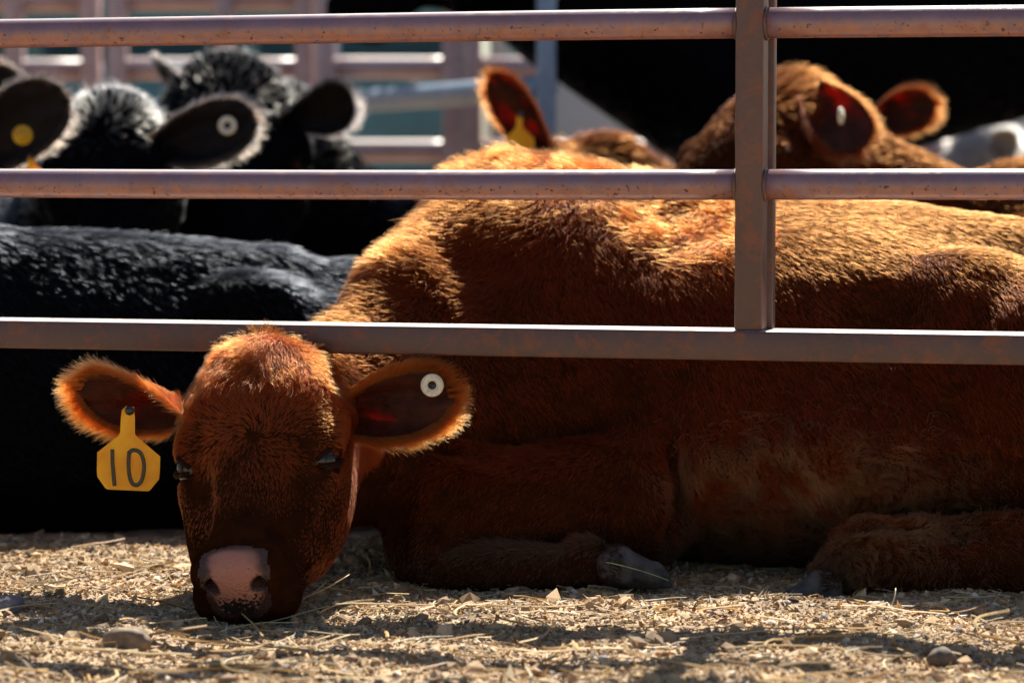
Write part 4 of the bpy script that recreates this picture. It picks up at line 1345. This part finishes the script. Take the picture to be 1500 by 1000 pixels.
# ---- ear tags of the calf
def number_tag(c, wdt, hgt, mat, label, digits=True, tilt=0., depth_dir=(0, -1, 0), ink=None):
    """flag shaped tag: neck on top, cut corners below; c is the centre of the pin"""
    t = thing('number_ear_tag', tuple(c), label, 'ear tag')
    w, h = wdt / 2, hgt
    prof = [(-.13, .06), (.13, .06), (.17, -.10), (.18, -.32), (.20, -.36), (1.0, -.66), (1.0, -.90), (.98, -1.0), (.72, -1.16), (.66, -1.18),
            (-.66, -1.18), (-.72, -1.16), (-.98, -1.0), (-1.0, -.92), (-1.0, -.64), (-.34, -.38), (-.29, -.33), (-.27, -.1), (-.25, .0)]
    B = np.stack([nrm(np.array([-depth_dir[1], depth_dir[0], 0])), [0, 0, 1.], nrm(np.array(depth_dir, float))], 1)
    ct, st_ = math.cos(tilt), math.sin(tilt)
    def put(x, z, d): return np.array(c) + B @ np.array([x * ct - z * st_, x * st_ + z * ct, d + .010 * (z / h) * 1.0 - .03 * (x * x) / w])
    n = len(prof); V = [put(x * w, z * h / 1.18, .0008) for x, z in prof] + [put(x * w, z * h / 1.18, -.0008) for x, z in prof]
    F = [list(range(n)), list(range(n, 2 * n))[::-1]] + [[i, i + n, (i + 1) % n + n, (i + 1) % n] for i in range(n)]
    mesh_obj('plate', V, F, mat, t, smooth=False)
    if digits:
        strokes = [[(-.52, -.585), (-.50, -.80), (-.42, -1.12)],
                   [(.02, -.63), (.08, -.585), (.22, -.575), (.36, -.60), (.46, -.68), (.51, -.80), (.49, -.95), (.42, -1.05), (.30, -1.105), (.16, -1.09), (.07, -1.02), (.02, -.90), (.0, -.76), (.02, -.60)]]
        for k, st in enumerate(strokes):
            st = np.array(st); tt = np.linspace(0, len(st) - 1, 60)
            x = np.interp(tt, range(len(st)), st[:, 0]); z = np.interp(tt, range(len(st)), st[:, 1])
            for _ in range(4): x[1:-1] = (x[:-2] + x[1:-1] + x[2:]) / 3; z[1:-1] = (z[:-2] + z[1:-1] + z[2:]) / 3
            pts = np.array([put(a * w, b * h / 1.18, .0012) for a, b in zip(x, z)])
            V, F = tube_vf(pts, .0028, 8, flat=1, up=depth_dir)
            V = V - np.outer((V - np.repeat(pts, 8, 0)) @ B[:, 2], B[:, 2]) * .8
            mesh_obj('digit', V, F, ink or M_DARK, t)
    V, F = lathe_vf(put(-.0, 0, .001), depth_dir, [(.0065, 0), (.0065, .0022), (.0035, .004), (.0012, .0046)], 20)
    mesh_obj('pin', V, F, M_DARK, t)
    return t


number_tag(P(190, 601, 3.955), .088, .113, M_YELLOW, 'large yellow ear tag with handwritten number 10', tilt=-.045)
button_tag(P(633, 564, 4.028), (-.05, -1, .05), .0165, M_BUTTON, 'round cream button tag with dark centre in the calf ear')

# ---- the rest of the herd
def earspec(b, t, n, W=.062, cup=.035, hl=.024, droop=0.): return dict(base=b, tip=t, nout=n, W=W, cup=cup, hl=hl, droop=droop)

cow('lying_cow', 'black cow lying behind the calf, sun along its low back', 'black', 'lying', (-1.12, 4.81), (.97, .24), (-1.62, 4.9, .80), (-1.98, 4.7, .58), (-.6, -.4, .6),
    [(-.98, 4.83, .42, .115), (-1.35, 4.9, .60, .12)], [earspec((-1.6, 4.92, .78), (-1.62, 4.72, .80), (-.6, -.3, .3))], scale=.86, lats=.60, n_fur=75000, rad=.0006, hl=.020, group=None, lat=-1)

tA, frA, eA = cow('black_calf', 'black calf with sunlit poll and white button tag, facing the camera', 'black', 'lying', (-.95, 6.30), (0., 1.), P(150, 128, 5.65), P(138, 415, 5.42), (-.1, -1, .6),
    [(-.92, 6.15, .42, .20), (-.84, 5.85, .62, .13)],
    [earspec(P(232, 222, 5.62), P(374, 172, 5.55), (.1, -1, .1), .060), earspec(P(82, 190, 5.66), P(-35, 105, 5.66), (-.2, -1, 0), .052)], n_fur=42000, rad=.0008, pollen=.032, poll_sun=.8)
button_tag(P(333, 184, 5.545), (0, -1, .1), .0185, M_BUTTON, 'white button tag in the ear of the sunlit black calf')

cow('black_calf', 'black calf at the picture edge showing one ear with yellow button', 'black', 'lying', (-1.62, 6.30), (-.35, .93), P(-150, 170, 5.62), P(-170, 450, 5.4), (-.1, -1, .6),
    [(-1.5, 6.15, .42, .20), (-1.35, 5.85, .60, .13)],
    [earspec(P(-50, 235, 5.54), P(94, 136, 5.44), (.05, -1, -.1), .070)], n_fur=14000, rad=.0009)
button_tag(P(33, 198, 5.44), (0, -1, 0), .0192, M_YBUTTON, 'yellow button tag in the ear at the picture edge', hole=False, pin_mat=M_YBUTTON)
number_tag(P(47, 228, 5.47), .058, .062, M_YELLOW, 'orange ear tag half hidden behind the middle rail', digits=False)

cow('black_calf', 'black calf furthest behind the pipes, its face in bluish shade', 'black', 'lying', (-.42, 6.98), (.2, .98), P(332, 76, 6.2), P(348, 425, 5.92), (.12, -1, .55),
    [(-.45, 6.85, .42, .20), (-.54, 6.5, .66, .14)],
    [earspec(P(292, 112, 6.22), P(232, 104, 6.42), (-.5, -1, -.6), .045), earspec(P(422, 168, 6.2), P(508, 128, 6.12), (.3, -1, -.6), .062, droop=.15)], n_fur=26000, rad=.0009, rim=(.02, .016, .016), pollen=.025, poll_sun=.25)

cow('red_calf', 'red calf mostly hidden behind the resting calf, one raised ear tagged', 'red', 'lying', (.16, 6.25), (.25, .97), P(790, 200, 6.12), P(655, 345, 5.95), (-.5, -.6, .9),
    [(.38, 6.35, .44, .15), (.20, 6.22, .58, .10)],
    [earspec(P(806, 222, 6.04), P(722, 108, 5.98), (-.55, -1, -.1), .046, .04)], n_fur=26000, rad=.0009, scale=.95)
number_tag(P(762, 168, 5.93), .058, .088, M_YELLOW, 'blurred yellow tag hanging in the raised ear of the hidden red calf', digits=False)

cow('red_cow', 'red cow beside the post with its head lowered sideways', 'red', 'lying', (1.02, 5.78), (1., .05), P(1146, 92, 5.62), P(858, 372, 5.42), (-.65, -.35, .75),
    [(.98, 5.78, .42, .15), (.80, 5.74, .52, .11)],
    [earspec(P(1186, 138, 5.52), P(1262, 218, 5.44), (.15, -1, .1), .060, .03)], n_fur=80000, rad=.0006, hl=.017)
button_tag(P(1232, 170, 5.40), (.9, -.4, 0), .0165, M_BUTTON, 'pale tag seen edge on in the ear of the red cow', hole=False)

cow('red_calf', 'red calf behind the red cow, only its far ear showing', 'red', 'lying', (1.15, 6.55), (1., .15), P(1255, 172, 6.32), P(1120, 340, 6.2), (-.6, -.4, .8),
    [(1.1, 6.5, .42, .15), (.95, 6.42, .50, .11)],
    [earspec(P(1285, 172, 6.28), P(1368, 150, 6.2), (.15, -1, -.1), .046)], n_fur=16000, rad=.0009)

cow('standing_cow', 'large black cow standing across the pen with only its underside visible', 'black', 'standing', (.50, 7.55), (1., .02), P(600, -205, 7.35), P(470, 25, 7.2), (-.6, -.3, .8),
    [(.35, 7.5, 1.06, .27), (-.0, 7.45, 1.18, .20), (-.24, 7.4, 1.20, .16)],
    [earspec(P(680, -120, 7.25), P(760, -100, 7.05), (0, -1, 0))], n_fur=26000, rad=.0010, scale=1.06, res=.016)

cow('pale_calf', 'pale grey calf far back under the belly of the standing black cow', 'grey', 'lying', (1.85, 8.28), (1., .06), P(1428, 192, 8.1), P(1385, 335, 7.95), (-.3, -1, .6),
    [(1.75, 8.25, .44, .15), (1.5, 8.2, .58, .12)],
    [earspec(P(1450, 205, 8.05), P(1492, 212, 8.0), (.2, -1, -.2), .045)], n_fur=14000, rad=.0012, hl=.02)

# ------------------------------------------------------------------ far pens, trailer
def far_panel(x0, x1, Y, yaw, zs, label, mat=M_FAR, r=.034, posts=None, post_w=.055, pm=None):
    c, s_ = math.cos(yaw), math.sin(yaw)
    t = thing('pen_fence', (x0, Y, 0), label, 'pen panel', 'pipe panels behind the herd')
    L = x1 - x0
    for z in zs:
        V, F = tube_vf([[x0 + c*L*q, Y + s_*L*q, z] for q in np.linspace(0, 1, 6)], r, 16)
        mesh_obj('rail', V, F, mat, t)
    for q in (posts or (0, L)):
        V, F = box_vf(-post_w/2, post_w/2, -.04, .04, 0, 1.75, .006)
        V = V @ np.array([[c, s_, 0], [-s_, c, 0], [0, 0, 1]]) + np.array([x0 + c*q, Y + s_*q - .03, -.01])
        mesh_obj('post', V, F, pm or mat, t)
    return t


RZ = (.22, .44, .66, .915, 1.13, 1.36, 1.6)
X = lambda px, Y: (px - 750) / FPX * Y
far_panel(X(-260, 9.0), X(150, 9.0), 9.0, 0, RZ, 'far pipe panel behind the black calves at the picture edge', posts=(.15, .45, .62, .86))
far_panel(X(168, 8.9), X(462, 8.9), 8.9, 0, RZ, 'far pipe panel behind the shaded black calf', posts=(.02, .35, .60))
far_panel(X(474, 8.8), X(672, 8.8), 8.8, 0, RZ, 'far pipe panel left of the raised red ear', posts=(.01, .40), post_w=.06)
far_panel(X(688, 8.8), X(1290, 8.8), 8.8, 0, RZ, 'far pipe panel passing behind the standing cow', posts=(.01, 1.2), pm=M_FAR)
far_panel(X(1300, 8.8), X(1800, 8.8), 8.8, 0, RZ, 'far pipe panel behind the red cow neck', posts=(.35, 1.))
p0 = P(486, 155, 9.0); p1 = P(800, 128, 7.12)
g = thing('swing_gate', (p0[0], p0[1], 0), 'pale round gate rail slanting towards the raised red ear', 'livestock gate')
for z in (.33, .81, 1.29):
    V, F = tube_vf([[p0[0] + (p1[0]-p0[0])*q, p0[1] + (p1[1]-p0[1])*q, z] for q in np.linspace(0, 1, 6)], .033, 18)
    mesh_obj('rail', V, F, M_FARBLUE, g)
for p in (p0, p1):
    V, F = tube_vf([[p[0], p[1], -.01], [p[0], p[1], .8], [p[0], p[1], 1.32]], .03, 14)
    mesh_obj('stile', V, F, M_FARBLUE, g)

M_TEAL = simple_mat('teal_trailer_paint', (.045, .16, .19), .45, noise=.25, scale=3)
M_WHITE = simple_mat('white_trailer_paint', (.5, .5, .5), .4, noise=.06, scale=3)
M_TYRE = simple_mat('tyre_rubber', (.02, .02, .021), .8)
M_CHROME = simple_mat('chrome_steel', (.8, .8, .8), .12, metal=1.)
M_ORANGE = simple_mat('red_orange_plastic', (.65, .08, .03), .4)


def trailer(x0, x1, Y, zt, mat, label):
    t = thing('stock_trailer', (x0, Y, 0), label, 'livestock trailer')
    V, F = box_vf(x0, x1, Y, Y + 2.2, .48, 1.12, .03); mesh_obj('lower_panel', V, F, mat, t)
    V, F = box_vf(x0, x1, Y, Y + 2.2, zt - .25, zt, .05); mesh_obj('roof', V, F, mat, t)
    n = int((x1 - x0) / .9)
    for i in range(n + 1):
        xx = x0 + .05 + (x1 - x0 - .1) * i / n
        V, F = box_vf(xx - .05, xx + .05, Y + .01, Y + .09, 1.1, zt - .2, .01); mesh_obj('upright', V, F, mat, t)
    for k in range(3):
        z = 1.3 + k * .3
        if z < zt - .3:
            V, F = box_vf(x0 + .02, x1 - .02, Y + .02, Y + .06, z, z + .14, .01); mesh_obj('slat', V, F, mat, t)
    V, F = box_vf(x0 + .05, x1 - .05, Y + 2.0, Y + 2.15, .5, zt - .1, .01); mesh_obj('rear_wall', V, F, mat, t)
    for xx in (x0 + (x1-x0)*.62, x0 + (x1-x0)*.62 + .85):
        V, F = lathe_vf((xx, Y - .02, .36), (0, -1, 0), [(.2, -.2), (.35, -.18), (.37, -.1), (.37, .0), (.33, .02), (.22, .0)], 32); w = mesh_obj('wheel', V, F, M_TYRE, t)
        V, F = lathe_vf((xx, Y - .04, .36), (0, -1, 0), [(.21, 0), (.19, .01), (.08, .03), (.07, .06), (.02, .07)], 24); mesh_obj('rim', V, F, M_CHROME, w)
    return t


trailer(X(-900, 14), X(690, 14), 14.0, 2.7, M_TEAL, 'teal slatted stock trailer parked beyond the far pens')
trailer(X(715, 15), X(2100, 15), 15.0, 2.9, M_WHITE, 'white stock trailer parked beyond the standing cow')
t = thing('bucket', (X(632, 10), 10.0, .70), 'small orange red bucket hung on the far pens', 'bucket')
V, F = lathe_vf((X(632, 10), 10, .72), (0, 0, 1), [(.05, 0), (.055, 0), (.068, .15), (.07, .155), (.064, .155)], 20); mesh_obj('shell', V, F, M_ORANGE, t)
th = np.linspace(0, math.pi, 15); V, F = tube_vf([[X(632, 10) + .066*math.cos(a), 10, .875 + .06*math.sin(a)] for a in th], .003, 6, up=(0, 1, 0)); mesh_obj('handle', V, F, M_CHROME, t)
# low hill line beyond everything
hx = np.linspace(-400, 400, 80); hy = np.array([260, 300, 380, 500.])
XX, YY = np.meshgrid(hx, hy, indexing='ij'); prof = np.array([0, 10, 22, 26.])
ZZ = prof[None] * (1 + .4 * vnoise(np.stack([XX, YY * 0, YY * 0], -1), .02, 9)) - .5
I = np.arange(XX.size).reshape(XX.shape)
tag(mesh_obj('hills', np.stack([XX, YY, ZZ], -1).reshape(-1, 3), np.stack([I[:-1, :-1], I[1:, :-1], I[1:, 1:], I[:-1, 1:]], -1).reshape(-1, 4), simple_mat('dry_hill', (.16, .14, .09), .95, noise=.3, scale=.05)),
    'low dry hills on the horizon', kind='structure')
